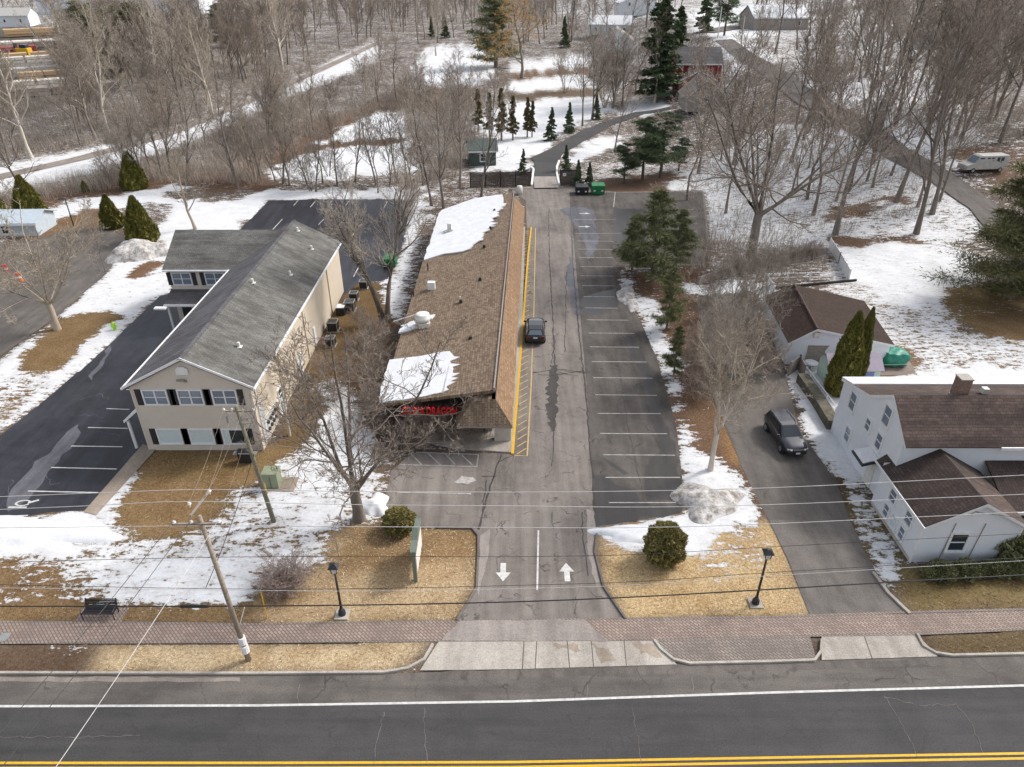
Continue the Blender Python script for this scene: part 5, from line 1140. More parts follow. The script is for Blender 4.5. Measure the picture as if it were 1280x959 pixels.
def lamp(px, py, top, label):
    q = U(px, py); t = thing('street_lamp', label, 'street lamp', q, None); H_ = top
    MB().box(q + Vector((0, 0, .04)), (.75, .75, .12)).build('footing', 'concrete', t)
    MB().tube([q + Vector((0, 0, z)) for z in (.08, .35, .45, .6)], [.22, .2, .13, .09], 12).build('base', 'black_metal', t, True)
    MB().tube([q + Vector((0, 0, .5)), q + Vector((0, 0, H_ - .55))], [.075, .055], 10).build('pole', 'black_metal', t, True)
    MB().box(q + Vector((0, 0, H_ - .35)), (.26, .26, .4), .0, (1.35, 1.35)).build('lantern', 'lamp_clear', t)
    cage = MB()
    for a in range(4): cage.tube([q + Vector((.14 * math.cos(R(45 + a * 90)) * 1.3, .14 * math.sin(R(45 + a * 90)) * 1.3, H_ - .56)), q + Vector((.19 * math.cos(R(45 + a * 90)) * 1.35, .19 * math.sin(R(45 + a * 90)) * 1.35, H_ - .14))], .025, 5)
    cage.build('cage', 'black_metal', t); MB().box(q + Vector((0, 0, H_ - .03)), (.56, .56, .22), 0, (.3, .3)).build('cap', 'black_metal', t)
    return t
lamp(428, 769, 3.95, 'black lantern post left of the plaza drive beside reddish shrub'); lamp(944, 755, 4.2, 'black lantern post right of the plaza drive on tan grass')
# utility poles
p1 = U(311, 825); p1t = Yp(249, 645, p1.y); PT = thing('utility_pole', 'tall leaning brown utility pole in the roadside grass strip', 'utility pole', p1)
MB().tube([p1 - Vector((0, 0, .2)), p1t], [.145, .10], 12).build('pole', 'wood_pole', PT, True)
def onp(px, py, y): return Yp(px, py, y)
ca, cb_ = Yp(215, 655.5, p1.y - .12), Yp(277, 654.5, p1.y - .12)
MB().tube([ca, cb_], .07, 4).build('crossarm', 'wood_pole', PT)
za = p1t.z - .15; aa, ab = U(238, 645, za), U(262, 613, za + .1)
MB().tube([aa, ab], .06, 4).build('crossarm', 'wood_grey', PT)
ins = [U(236, 628, za + .4), U(261, 612, za + .45), ca.lerp(cb_, .05) + Vector((0, 0, .2)), ca.lerp(cb_, .4) + Vector((0, 0, .2)), ca.lerp(cb_, .95) + Vector((0, 0, .2))]
for i_ in ins: MB().tube([i_ - Vector((0, 0, .28)), i_ - Vector((0, 0, .12)), i_ - Vector((0, 0, .1)), i_], [.03, .03, .1, .05], 8).build('insulator', 'duct_white', PT)
for z in (.9, 1.55): MB().tube([p1 + (p1t - p1) * (z / 10) + Vector((0, 0, -.25)), p1 + (p1t - p1) * (z / 10) + Vector((0, 0, .25))], .2, 10).build('notice', 'white_paint', PT)
p2 = U(343, 653); p2t = Yp(295, 508, p2.y); QT = thing('utility_pole', 'greenish utility pole with cluttered crossarms before the office front', 'utility pole', p2)
MB().tube([p2 - Vector((0, 0, .2)), p2t], [.155, .11], 12).build('pole', 'wood_pole_green', QT, True)
c0, c1 = Yp(279, 514, p2.y - .1), Yp(318, 514, p2.y - .1); MB().tube([c0, c1], .06, 4).build('crossarm', 'wood_grey', QT)
d0, d1 = Yp(281, 512, p2.y), Yp(296, 530, p2.y); MB().tube([d0, (d0 + d1) / 2 + Vector((.1, 0, -.35)), d1, Yp(312, 529, p2.y)], .04, 5).build('brace', 'steel', QT)
ins2 = [c0.lerp(c1, k) + Vector((0, 0, .2)) for k in (.03, .3, .65, .97)]
for i_ in ins2: MB().tube([i_ - Vector((0, 0, .3)), i_ - Vector((0, 0, .1)), i_], [.03, .09, .05], 8).build('insulator', 'duct_white', QT)
for k in (.1, .55, .9): q = c0.lerp(c1, k); MB().cyl(q - Vector((0, .15, .75)), .07, .5, 8).build('fuse_cutout', 'steel', QT)
# wires: each hangs between poles, mostly beyond the frame
WI = thing('overhead_wires', 'overhead power lines strung along the road between utility poles', 'wires', p1t)
def wy(x): return p1.y + .03 * max(0, x - p1.x)
def wire_px(pts, r, mat, off=0.0):
    out = []
    for px, py in pts:
        y = p1.y + off
        for _ in range(4): q = Yp(px, py, y); y = wy(q.x) + off
        out.append(q)
    a = out[0] + (out[0] - out[1]) * 1.2; b = out[-1] + (out[-1] - out[-2]) * 1.2
    pl = [a] + out + [b]; 
    # smooth by Catmull-Rom
    sm = []
    for i in range(len(pl) - 1):
        p0, p1_, p2_, p3 = pl[max(i - 1, 0)], pl[i], pl[i + 1], pl[min(i + 2, len(pl) - 1)]
        for j in range(5):
            s = j / 5; sm.append(.5 * ((2 * p1_) + (p2_ - p0) * s + (2 * p0 - 5 * p1_ + 4 * p2_ - p3) * s * s + (3 * p1_ - p0 - 3 * p2_ + p3) * s ** 3))
    sm.append(pl[-1]); MB().tube(sm, r, 5).build('wire', mat, WI)
wire_px([(0, 621), (130, 616), (261, 612), (450, 614.5), (700, 615), (960, 610), (1280, 594)], .016, 'wire_pale', .5)
wire_px([(0, 637), (120, 632), (236, 627), (450, 631), (640, 632.5), (800, 634), (960, 631), (1280, 618)], .016, 'wire_pale', .1)
wire_px([(0, 660), (250, 657.5), (450, 658.5), (640, 659.5), (800, 659.5), (960, 655), (1280, 640)], .016, 'wire_pale')
wire_px([(0, 703), (250, 697), (450, 695.5), (640, 696), (800, 693), (960, 684), (1280, 667)], .013, 'wire_dark')
wire_px([(0, 731), (263, 736), (450, 736), (640, 732), (800, 727), (960, 716), (1280, 697)], .014, 'wire_dark')
wire_px([(0, 735), (263, 737.5), (450, 739), (640, 736), (800, 731), (960, 720), (1280, 701)], .012, 'wire_pale')
wire_px([(0, 758), (250, 758), (450, 756.5), (640, 752.5), (800, 746), (960, 737), (1120, 727.5), (1280, 719)], .035, 'wire_dark')
spl = Yp(243, 758, p1.y - .05); MB().tube([spl + Vector((-.75, 0, 0)), spl + Vector((-.65, 0, 0)), spl + Vector((.65, 0, 0)), spl + Vector((.75, 0, 0))], [.04, .085, .085, .04], 8).build('splice_case', 'wire_dark', WI)
def span(a, b, sag, r, mat, name='wire'):
    MB().tube([Vector(a).lerp(Vector(b), t_) - Vector((0, 0, sag * 4 * t_ * (1 - t_))) for t_ in np.linspace(0, 1, 12)], r, 5).build(name, mat, WI)
for i, (a, tgt) in enumerate(((ins[2], (-19.5, 8, 8.6)), (ins[3], (-18.3, 8, 8.6)), (ins[4], (-16.2, 8, 8.6)))): span(a, tgt, .3, .014, 'wire_pale' if i == 2 else 'wire_dark')
for a, b in ((ins[0], ins2[0]), (ins[1], ins2[1]), (ins[1], ins2[2]), (ins[4], ins2[3])): span(a, b, .25, .007, 'wood_pole')
span(p1 + Vector((-1.2, .2, 5.2)), p2 + Vector((-.3, 0, 5.6)), .3, .02, 'wire_dark')
span(p2 + Vector((-.5, 0, 7.2)), (OX1 + .1, 44.2, 4.4), .4, .02, 'wire_dark')
for a, b, m in (((1185, 640), (1280, 628), 'wire_dark'),): 
    span(Yp(1218, 640, wy0 - .1), (44, 24.8, 7.6), .3, .012, 'wire_dark')
gy_ = thing('guy_marker', 'thin yellow guy wire guard sticking up beside the reddish shrub', 'marker', U(334, 773)); a = U(334, 773); MB().tube([a, Yp(326, 740, a.y)], .03, 6).build('guard', 'yellow_paint', gy_)
gy_ = thing('guy_marker', 'pale guy wire stake between utility pole and reddish shrub', 'marker', U(300, 780)); a = U(300, 780); MB().tube([a, a + Vector((.35, .3, 1.0))], .03, 6).build('guard', 'duct_white', gy_)
# transformer box
q = U(344, 607); UB = thing('transformer_box', 'pale green pad mounted transformer box on a dark pad', 'utility box', q)
MB().box(q + Vector((-.1, 0, .65)), (1.05, .95, 1.3)).build('cabinet', 'util_green', UB, bevel=.03); MB().box(q + Vector((-.1, 0, 1.33)), (1.12, 1.02, .08)).build('lid', 'util_green', UB, bevel=.02)
MB().box(q + Vector((-.1, -.49, .62)), (.02, .03, 1.1)).build('door_seam', 'wood_dark', UB); MB().box(q + Vector((.45, .05, .05)), (2.1, 1.5, .14)).build('pad', 'concrete_tan', UB)
q = U(335, 618); t = thing('marker_post', 'thin yellow marker post leaning beside the transformer box', 'marker', q); MB().tube([q, q + Vector((-.1, 0, 1.0))], .035, 6).build('post', 'yellow_paint', t)
q = U(144, 413); t = thing('hydrant', 'bright lime green hydrant in snow at the lot edge', 'hydrant', q)
MB().tube([q + Vector((0, 0, z)) for z in (0, .1, .15, .6, .65, .85, .95)], [.22, .22, .15, .15, .2, .16, .03], 12).build('barrel', 'lime', t, True)
MB().tube([q + Vector((-.3, 0, .5)), q + Vector((.3, 0, .5))], .09, 8).build('nozzle', 'lime', t); MB().tube([q + Vector((0, 0, .5)), q + Vector((0, -.28, .5))], .12, 8).build('nozzle', 'lime', t)
q = U(26, 352); t = thing('construction_barrel', 'orange barrel in the far left parking lot behind bare tree', 'barrel', q); MB().cyl(q, .35, 1.1, 12, .28).build('drum', 'orange', t); MB().cyl(q + Vector((0, 0, .5)), .345, .18, 12, .335).build('band', 'white_paint', t)
q = U(8, 342); t = thing('construction_barrel', 'red barrel left of the orange one in the far left lot', 'barrel', q); MB().cyl(q, .35, 1.1, 12, .28).build('drum', 'sign_red', t); MB().cyl(q + Vector((0, 0, .5)), .345, .18, 12, .335).build('band', 'white_paint', t)
q = U(97, 297); t = thing('light_pole', 'thin dark parking light pole in the far left lot', 'street lamp', q); MB().cyl(q, .09, 5.2, 8, .06).build('pole', 'black_metal', t); MB().box(q + Vector((-.4, 0, 5.2)), (.9, .3, .12)).build('lamp_head', 'black_metal', t)
for px, py, tp, lab in ((826 + 71, 48, 8, 'pale far utility pole beyond the red house roof'), (925, 62, 20, 'dark far utility pole right of the pale one')):
    q = G(px, py); h_ = topz(px, tp, q); t = thing('utility_pole', lab, 'utility pole', q); MB().cyl(q, .2, h_, 8, .14).build('pole', 'duct_white' if 'pale' in lab else 'wood_pole', t); MB().box(q + Vector((0, 0, h_ - .8)), (2.4, .15, .15)).build('crossarm', 'wood_pole', t)

# snow piles
def pile(px, py, rx, ry, h, mat, seed, label=None):
    q = G(px, py); r = random.Random(seed); bm = bmesh.new(); n_ = 26
    ph = [r.uniform(0, 6.28) for _ in range(8)]
    grid = {}
    for i in range(n_ + 1):
        for j in range(n_ + 1):
            u, v = i / n_ * 2 - 1, j / n_ * 2 - 1; d = math.hypot(u, v); a = math.atan2(v, u)
            k = 1 + .18 * math.sin(3 * a + ph[0]) + .12 * math.sin(5 * a + ph[1])
            z = h * max(0, 1 - (d / k / .9) ** 2) ** .8 + .1 * h * math.sin(u * 7 + ph[2]) * math.sin(v * 8 + ph[3]) - .12
            if d / k > .9: z = -.25
            grid[i, j] = bm.verts.new((u * rx, v * ry, z))
    for i in range(n_):
        for j in range(n_): bm.faces.new((grid[i, j], grid[i + 1, j], grid[i + 1, j + 1], grid[i, j + 1]))
    me = bpy.data.meshes.new('snow_pile'); bm.to_mesh(me); bm.free(); me.materials.append(MATS[mat]); [setattr(p, 'use_smooth', True) for p in me.polygons]
    o = bpy.data.objects.new('snow_pile', me); COL.objects.link(o); o.location = q; tag(o, label, 'snow pile'); return o
pile(884, 628, 2.7, 2.3, .9, 'dirty_snow', 1, 'dirty grey ploughed snow heap at the corner of the lot')
pile(792, 668, 3.0, 1.2, .5, 'snow', 2, 'white ploughed snow bank behind the round bush')
pile(45, 668, 6.2, 1.9, .5, 'snow', 3, 'big white snow bank at the end of the office lot')
pile(175, 318, 4.2, 3.4, 1.9, 'dirty_snow', 4, 'tall ploughed snow heap left of the office annex')
pile(470, 632, 1.1, 1.5, .6, 'snow', 5, 'snow heap beside the trunk of front lawn tree')
pile(785, 372, 1.2, 4.5, .5, 'dirty_snow', 6, 'low dirty snow bank below the pines')

# ---------------------------------------------------------------- trees
def mesh_np(name, v, nface, k, mat):
    """v: (nface*k,3) loose polygons with k corners"""
    me = bpy.data.meshes.new(name); me.vertices.add(len(v)); me.vertices.foreach_set('co', np.asarray(v, 'f').ravel())
    me.loops.add(nface * k); me.loops.foreach_set('vertex_index', np.arange(nface * k, dtype='i')); me.polygons.add(nface)
    me.polygons.foreach_set('loop_start', np.arange(0, nface * k, k, dtype='i')); me.polygons.foreach_set('loop_total', np.full(nface, k, 'i'))
    me.update(); me.materials.append(MATS[mat]); return me
def bare(seed, H, spread=.5, stems=1, clear=.25, levels=4, nb=(8, 6, 5, 4), tw=.012, thick=.02, upward=.35, droop=0.0, wob=.18, fork=0.0, lean=(.12, .4)):
    """returns meshes trunk, crown of a leafless tree of height H rooted at the origin"""
    r = random.Random(seed); T = MB(); chains = []
    def walk(p, d, L, n_, wob_, trop):
        pts = [p]; 
        for i in range(n_):
            d = (d + Vector((r.gauss(0, wob_), r.gauss(0, wob_), r.gauss(0, wob_) + trop))).normalized(); p = p + d * (L / n_); pts.append(p)
        return pts
    def rec(p, d, L, rad, lev):
        n_ = (7, 5, 4, 3, 2)[min(lev, 4)]
        trop = upward * (.3 if lev == 0 else .35) if not (droop and lev >= 2) else -droop
        pts = walk(p, d, L, n_, wob * (.45 if lev == 0 else 1), trop)
        tip = max(rad * (.25 if lev == 0 else .3), tw * .6)
        rs = [rad + (tip - rad) * (i / n_) ** .8 for i in range(n_ + 1)]
        if lev == 0: rs[0] *= 1.35
        (T if lev <= 1 else None) and T.tube(pts, rs, 8 if lev == 0 else 5, False)
        if lev > 1: chains.append((pts, rs))
        if lev >= levels: return
        k = nb[min(lev, len(nb) - 1)]; k = max(2, int(k * r.uniform(.75, 1.25)))
        for i in range(k):
            t = (clear + (1 - clear) * (i + r.random()) / k) if lev == 0 else (.2 + .8 * (i + r.random()) / k)
            t = min(t, .99); x = t * n_; j = int(x); q = pts[j].lerp(pts[j + 1], x - j); dd = (pts[j + 1] - pts[j]).normalized()
            a = r.uniform(0, 6.283); side = dd.orthogonal().normalized(); side = (Matrix.Rotation(a, 3, dd) @ side)
            ang = r.uniform(.45, 1.0) * (spread * 1.7 if lev == 0 else 1.0); nd = (dd * math.cos(ang) + side * math.sin(ang)).normalized()
            ll = L * r.uniform(.45, .75) * ((1.05 - .55 * t) if lev == 0 else (1 - .4 * t)) * (.85 if lev == 0 else .8)
            rr = max(tw, min(rs[j] * .6, rad * (.5 - .2 * t)))
            rec(q, nd, ll, rr, lev + 1)
    if fork: T.tube([(0, 0, -.2), (.02, 0, fork * .35), (0, .03, fork * .8), (0, 0, fork * 1.03)], [H * thick * 1.5, H * thick * 1.12, H * thick * 1.05, H * thick * .95], 10, False)
    for s in range(stems):
        a = s * 6.283 / stems + r.uniform(-.4, .4); ln = 0.03 if stems == 1 else r.uniform(*lean) * (spread + .4) * (1 if s or not fork else .2)
        rec(Vector((0, 0, fork * .97)) if fork else Vector((.15 * math.cos(a), .15 * math.sin(a), -.15)) if stems > 1 else Vector((0, 0, -.15)), Vector((ln * math.cos(a), ln * math.sin(a), 1)).normalized(), (H - fork) * (.92 if stems == 1 else r.uniform(.7, .95)), H * thick / (1 if stems == 1 else math.sqrt(stems) * .9), 0)
    C = MB()
    for pts, rs in chains: C.tube(pts, rs, 3, False)
    return T, C
def mesh_of(mb, name, mat, smooth=True):
    me = bpy.data.meshes.new(name); me.from_pydata([tuple(p) for p in mb.v], [], mb.f); me.update(); me.materials.append(MATS[mat])
    if smooth: me.polygons.foreach_set('use_smooth', [True] * len(me.polygons))
    return me
def leafcloud(C, size, seed, flat=.5, asp=.35, up=None):
    """C: (n,3) centres -> triangles"""
    g = np.random.default_rng(seed); n_ = len(C)
    d = g.normal(size=(n_, 3)); d[:, 2] *= flat
    if up is not None: d = d * .35 + up
    d /= np.linalg.norm(d, axis=1)[:, None] + 1e-9
    e = g.normal(size=(n_, 3)); e -= d * (e * d).sum(1)[:, None]; e /= np.linalg.norm(e, axis=1)[:, None] + 1e-9
    s = size * g.uniform(.6, 1.4, (n_, 1)); a = C - d * s * .5 - e * s * asp; b = C - d * s * .5 + e * s * asp; c = C + d * s * .6
    return np.stack([a, b, c], 1).reshape(-1, 3)
def spruce(seed, H, Rb, n_=9000, start=.06, dens=1.0, size=.34, shape=1.0, gaps=.25):
    g = np.random.default_rng(seed); r = random.Random(seed); T = MB().tube([(0, 0, -.2), (0, 0, H * .5), (0, 0, H * .98)], [H * .016 + .05, H * .009 + .03, .02], 8, False)
    pts = []; nb_ = int(26 + H * 5); per = int(n_ / nb_)
    for i in range(nb_):
        t = start + (1 - start) * (i / nb_) ** .9; z = H * t; a = r.uniform(0, 6.283)
        L = Rb * (1 - (t - start) / (1 - start)) ** shape * r.uniform(1 - gaps * 1.6, 1.1) + .12; dz = -L * r.uniform(.05, .3)
        T.tube([(0, 0, z), (L * .92 * math.cos(a), L * .92 * math.sin(a), z + dz)], [.03 + .004 * H * .3, .01], 3, False)
        u = g.uniform(.12, 1, per) ** .7; w_ = g.normal(0, .16 * L + .06, per) * (1.15 - u * .6)
        x = u * L; pts.append(np.stack([x * math.cos(a) - w_ * math.sin(a), x * math.sin(a) + w_ * math.cos(a), z + dz * u + g.normal(0, .06 + .02 * L, per) - .05 * u], 1))
    return T, leafcloud(np.concatenate(pts), size, seed, .4, .3)
def pine(seed, H, Rb, n_=14000, start=.2, size=.3, clumps=70, shape=.75):
    g = np.random.default_rng(seed); r = random.Random(seed); T = MB().tube([(0, 0, -.2), (.1, .05, H * .5), (0, .1, H * .97)], [H * .018 + .05, H * .011 + .03, .03], 8, False); pts = []
    nb_ = int(clumps / 2.4); per = int(n_ / clumps)
    for i in range(nb_):
        t = start + (1 - start) * (i + r.random()) / nb_; z = H * t; a = r.uniform(0, 6.283); k = 1 - (t - start) / (1 - start)
        L = Rb * (k ** shape) * r.choice((r.uniform(.35, .7), r.uniform(.75, 1.15))) + .25; rise = r.uniform(.02, .3)
        e = Vector((L * math.cos(a), L * math.sin(a), z + L * rise)); T.tube([(0, 0, z), e * .5 + Vector((0, 0, z * .5 - .08 * L)), e], [.025 + .012 * L, .02, .01], 3, False)
        for u in ((.5, .8, 1.0) if L > .9 else (.7, 1.0)):
            w_ = r.gauss(0, .13 * L * u); c = np.array([L * u * math.cos(a) - w_ * math.sin(a), L * u * math.sin(a) + w_ * math.cos(a), z + L * rise * u]); sg_ = (.20 + .13 * L) * r.uniform(.55, 1.15)
            pts.append(c[None] + g.normal(size=(per, 3)) * np.array([sg_, sg_, sg_ * .42]))
    return T, leafcloud(np.concatenate(pts), size, seed, .9, .12)
def arbor(seed, H, Rb, n_=9000, size=.2, shape='column'):
    g = np.random.default_rng(seed); t = g.uniform(0, 1, n_); a = g.uniform(0, 6.283, n_)
    if shape == 'column': prof_ = np.interp(t, [0, .08, .3, .6, .85, 1], [.7, .95, 1, .8, .42, .05])
    elif shape == 'cone': prof_ = np.interp(t, [0, .1, .3, .7, 1], [.75, 1, .92, .5, .06])
    else: prof_ = np.sqrt(np.clip(1 - (2 * t * .92 - .84) ** 2, 0, 1)) * 1.0
    lob = 1 + .10 * np.sin(a * 5 + t * 9 + seed) + .08 * np.sin(a * 9 - t * 15)
    rr = Rb * prof_ * lob * g.uniform(.72, 1.04, n_) ** .6
    C = np.stack([rr * np.cos(a), rr * np.sin(a), t * H], 1)
    up = np.stack([np.cos(a) * .4, np.sin(a) * .4, np.full(n_, .8)], 1) if shape != 'ball' else np.stack([np.cos(a) * .5, np.sin(a) * .5, np.full(n_, .5)], 1)
    T = MB().tube([(0, 0, -.1), (0, 0, H * .9)], [.14, .03], 6, False)
    core = []; 
    for i in range(0, 11):
        tt = i / 10; p_ = float(np.interp(tt, [0, .08, .3, .6, .85, 1], [.7, .95, 1, .8, .42, .05]) if shape == 'column' else np.interp(tt, [0, .1, .3, .7, 1], [.75, 1, .92, .5, .06]) if shape == 'cone' else math.sqrt(max(0, 1 - (2 * tt * .92 - .84) ** 2)))
        core.append((tt * H * .97, Rb * p_ * .72))
    return T, leafcloud(C, size, seed, 1, .3, up), core
PROTO = {}
def proto(key, T, Cme, tmat, crown_name='crown'):
    PROTO[key] = (mesh_of(T, 'trunk', tmat), Cme)
def plant(name, key, label, cat, loc, s=1.0, rz=None, group=None, sz=None, tmat=None):
    o = bpy.data.objects.new(name, None); COL.objects.link(o); o.location = loc; o.empty_display_size = .3
    o.rotation_euler = (0, 0, random.uniform(0, 6.28) if rz is None else rz); o.scale = (s, s, sz or s); tag(o, label, cat, group)
    tm, cm = PROTO[key]
    for nm, me in (('trunk', tm), ('crown', cm)):
        c = bpy.data.objects.new(nm, me); COL.objects.link(c); c.parent = o
    return o
def mk_bare(key, tm, cm, *a, **k):
    T, C = bare(*a, **k); PROTO[key] = (mesh_of(T, 'trunk', tm), mesh_of(C, 'crown', cm)); return len(C.f)
for i in range(4): mk_bare('wood%d' % i, 'bark_grey', ('twig_brown', 'twig_grey')[i % 2], 10 + i, 15, .5, 1, .22, 4, (13, 8, 6, 5), .017, .013, .42)
for i in range(2): mk_bare('slim%d' % i, 'bark_grey', 'twig_brown', 30 + i, 17, .36, 1, .35, 4, (12, 7, 5, 5), .017, .010, .5)
mk_bare('pale0', 'bark_pale', 'bark_tan', 41, 18, .5, 1, .25, 4, (12, 8, 6, 4), .018, .013, .4)
mk_bare('multi0', 'bark_tan', 'twig_grey', 51, 12, .45, 4, .2, 4, (8, 7, 5, 4), .016, .016, .5)
mk_bare('multi1', 'bark_grey', 'twig_brown', 52, 8, .6, 5, .1, 4, (8, 6, 5, 4), .015, .014, .3)
mk_bare('willow', 'bark_grey', 'bark_willow', 55, 15, .6, 1, .2, 4, (13, 9, 7, 5), .017, .016, .3, .22)
mk_bare('bigoak', 'bark_grey', 'twig_brown', 61, 17, .8, 6, .12, 4, (10, 7, 6, 5), .014, .021, .2, fork=4.2, lean=(.25, 1.5))
mk_bare('lawn', 'bark_grey', 'twig_brown', 67, 8.5, .75, 6, .15, 4, (8, 7, 6, 5), .008, .021, .22, fork=1.5, lean=(.35, .95))
mk_bare('lefttree', 'bark_tan', 'bark_tan', 71, 7.5, .8, 7, .12, 4, (8, 7, 6, 5), .0085, .017, .22, fork=1.5, lean=(.35, 1.0))
mk_bare('twin', 'bark_grey', 'twig_grey', 76, 15, .5, 2, .3, 4, (14, 9, 7, 5), .012, .020, .5, lean=(.05, .16))
mk_bare('drive', 'bark_pale', 'bark_tan', 81, 8.5, .6, 4, .2, 4, (8, 7, 6, 5), .0085, .0125, .4, fork=2.2, lean=(.2, .7))
mk_bare('fan', 'bark_tan', 'twig_grey', 84, 10, .55, 9, .12, 4, (8, 6, 5, 4), .009, .012, .4)
mk_bare('small', 'bark_tan', 'bark_tan', 86, 6, .55, 1, .25, 4, (11, 8, 6, 5), .009, .018, .35)
mk_bare('thicket', 'twig_brown', 'twig_brown', 88, 3.0, .7, 10, .08, 3, (8, 7, 5), .008, .010, .2)
mk_bare('redshrub', 'bark_red', 'bark_red', 91, 1.9, .9, 26, .05, 3, (9, 7, 5), .0065, .010, .15)
for i in range(2):
    T, L = spruce(100 + i, 12, 3.0, 11000, .05, size=.42); PROTO['spruce%d' % i] = (mesh_of(T, 'trunk', 'bark_dark'), mesh_np('crown', L, len(L) // 3, 3, 'leaf_spruce'))
    T, L = pine(110 + i, 10, 3.0, 15000, .1, .34, 120); PROTO['pine%d' % i] = (mesh_of(T, 'trunk', 'bark_grey'), mesh_np('crown', L, len(L) // 3, 3, 'leaf_pine'))
T, L = pine(120, 14, 5.6, 60000, .05, .3, 260, .6); PROTO['bigpine'] = (mesh_of(T, 'trunk', 'bark_grey'), mesh_np('crown', L, len(L) // 3, 3, 'leaf_olive'))
T, L = pine(125, 10, 3.3, 12000, .22, .34, 90, .5); PROTO['darkpine'] = (mesh_of(T, 'trunk', 'bark_dark'), mesh_np('crown', L, len(L) // 3, 3, 'leaf_spruce'))
T, L = spruce(130, 9, 1.5, 6000, .2, size=.34, shape=.7, gaps=.5); PROTO['cedar'] = (mesh_of(T, 'trunk', 'bark_grey'), mesh_np('crown', L, len(L) // 3, 3, 'leaf_cedar'))
T, L = spruce(131, 24, 5.0, 16000, .08, size=.7, shape=.6, gaps=.5); PROTO['tallspruce'] = (mesh_of(T, 'trunk', 'bark_grey'), mesh_np('crown', L, len(L) // 3, 3, 'leaf_spruce'))
def mk_arbor(key, seed, H, Rb, n_, size, shape, mat):
    T, L, core = arbor(seed, H, Rb, n_, size, shape); n0 = len(L)
    m = MB().tube([(0, 0, z) for z, _ in core], [r_ for _, r_ in core], 14, True)
    me = bpy.data.meshes.new('crown'); v = [tuple(p) for p in L] + [tuple(p) for p in m.v]; f = [(i, i + 1, i + 2) for i in range(0, n0, 3)] + [tuple(i + n0 for i in q) for q in m.f]
    me.from_pydata(v, [], f); me.update(); me.materials.append(MATS[mat]); PROTO[key] = (mesh_of(T, 'trunk', 'bark_dark'), me)
mk_arbor('arbor', 140, 5, 1.0, 9000, .26, 'column', 'leaf_arbor'); mk_arbor('arborcone', 141, 5, 1.7, 9000, .34, 'cone', 'leaf_arbor'); mk_arbor('bush', 142, 2.3, 1.3, 9000, .17, 'ball', 'leaf_bush'); mk_arbor('hedge', 143, 1.2, .8, 2600, .2, 'ball', 'leaf_hedge')

# single trees: base pixel, top row -> height
def put(name, key, Hk, px, py, top, label, cat='tree', wide=1.0, rz=None):
    q = G(px, py); h = topz(px, top, q); s = h / Hk
    return plant(name, key, label, cat, q, s * wide, rz, None, s)
put('bare_tree', 'twin', 13.5, 482, 402, 195, 'tall twin trunk bare tree between office and plaza roof', wide=1.0, rz=.2)
put('bare_tree', 'lawn', 7.6, 449, 650, 440, 'grey bare tree with spreading limbs on the front lawn', wide=1.12, rz=1.0)
put('bare_tree', 'lefttree', 6.6, 72, 412, 262, 'pale tan bare tree on the grass strip left of the office lot', wide=1.15)
put('bare_tree', 'small', 5.6, 245, 287, 190, 'small bare tree standing in snow behind the office annex', wide=1.1)
put('bare_tree', 'drive', 7.6, 888, 588, 420, 'pale trunk bare tree beside the driveway near the grey suv', wide=1.1, rz=2.2)
put('bare_tree', 'fan', 8.5, 908, 462, 300, 'fan shaped many stemmed bare tree left of the garage', wide=.85, rz=.5)
put('bare_tree', 'fan', 8.5, 893, 490, 385, 'lower fan of bare stems leaning over the driveway top', wide=.9, rz=2.5)
put('bare_tree', 'bigoak', 15.5, 937, 330, 75, 'largest broad bare tree at the wooded bank above the garage', wide=.95, rz=.9)
for px, py, tp, lab in ((1044, 293, 20, 'forked dark bare trunk on brown leaves above the snow field'), (1145, 293, 30, 'straight bare trunk nearest the back road above the snow field'), (1120, 253, 5, 'bare tree on leaf patch between two forked trunks'), (1165, 268, 40, 'reddish bare trunk beside the back road edge'), (1090, 205, -20, 'tall bare tree on the near edge of the back road'), (1136, 145, -30, 'thick brown trunk in snow beyond the back road')):
    put('bare_tree', random.choice(['slim1', 'slim0', 'wood2']), 14.5, px, py, tp, lab)
for px, py, tp, lab in ((555, 262, 120, 'pair of bare trunks left of the plaza snow roof, nearer one'), (540, 258, 130, 'bare tree at the plaza roof rear corner'), (600, 255, 110, 'wide bare tree before the dark green shed'), (575, 235, 100, 'bare tree at left end of the dark board fence'), (728, 158, 60, 'bare tree at the bend of the back driveway'), (740, 150, 45, 'branchy bare tree right of the driveway bend'), (768, 190, 100, 'bare tree on the snow strip beside back driveway')):
    put('bare_tree', random.choice(['wood1', 'wood3', 'wood2']), 14, px, py, tp, lab)
put('willow_tree', 'willow', 12.5, 652, 98, 12, 'yellow twigged willow at the top centre of the picture', wide=1.35)
put('tall_spruce', 'tallspruce', 24, 820, 128, -15, 'tallest dark spruce left of the red house', wide=1.35, rz=.3)
put('tall_spruce', 'tallspruce', 24, 842, 112, 8, 'shorter brown green spruce tucked behind the tallest one', wide=1.2, rz=1.9)
put('bare_tree', 'pale0', 16.5, 818, 130, 25, 'pale vine covered trunk in front of the tallest spruce')
for px, py, tp, lab in ((110, 150, 10, 'white barked sycamore left of the rail trail'), (200, 120, 0, 'leaning white sycamore right of the dark pine clump'), (130, 100, 0, 'white trunk tree in front of dark pine clump'), (268, 150, 30, 'white trunk beside the rail trail bend'), (352, 115, 70, 'pale small sycamore beyond the rail trail'), (545, 70, 0, 'large white sycamore above the upper snow field'), (640, 60, 0, 'pale tree beside the yellow willow')):
    put('bare_tree', 'pale0', 16.5, px, py, tp, lab)
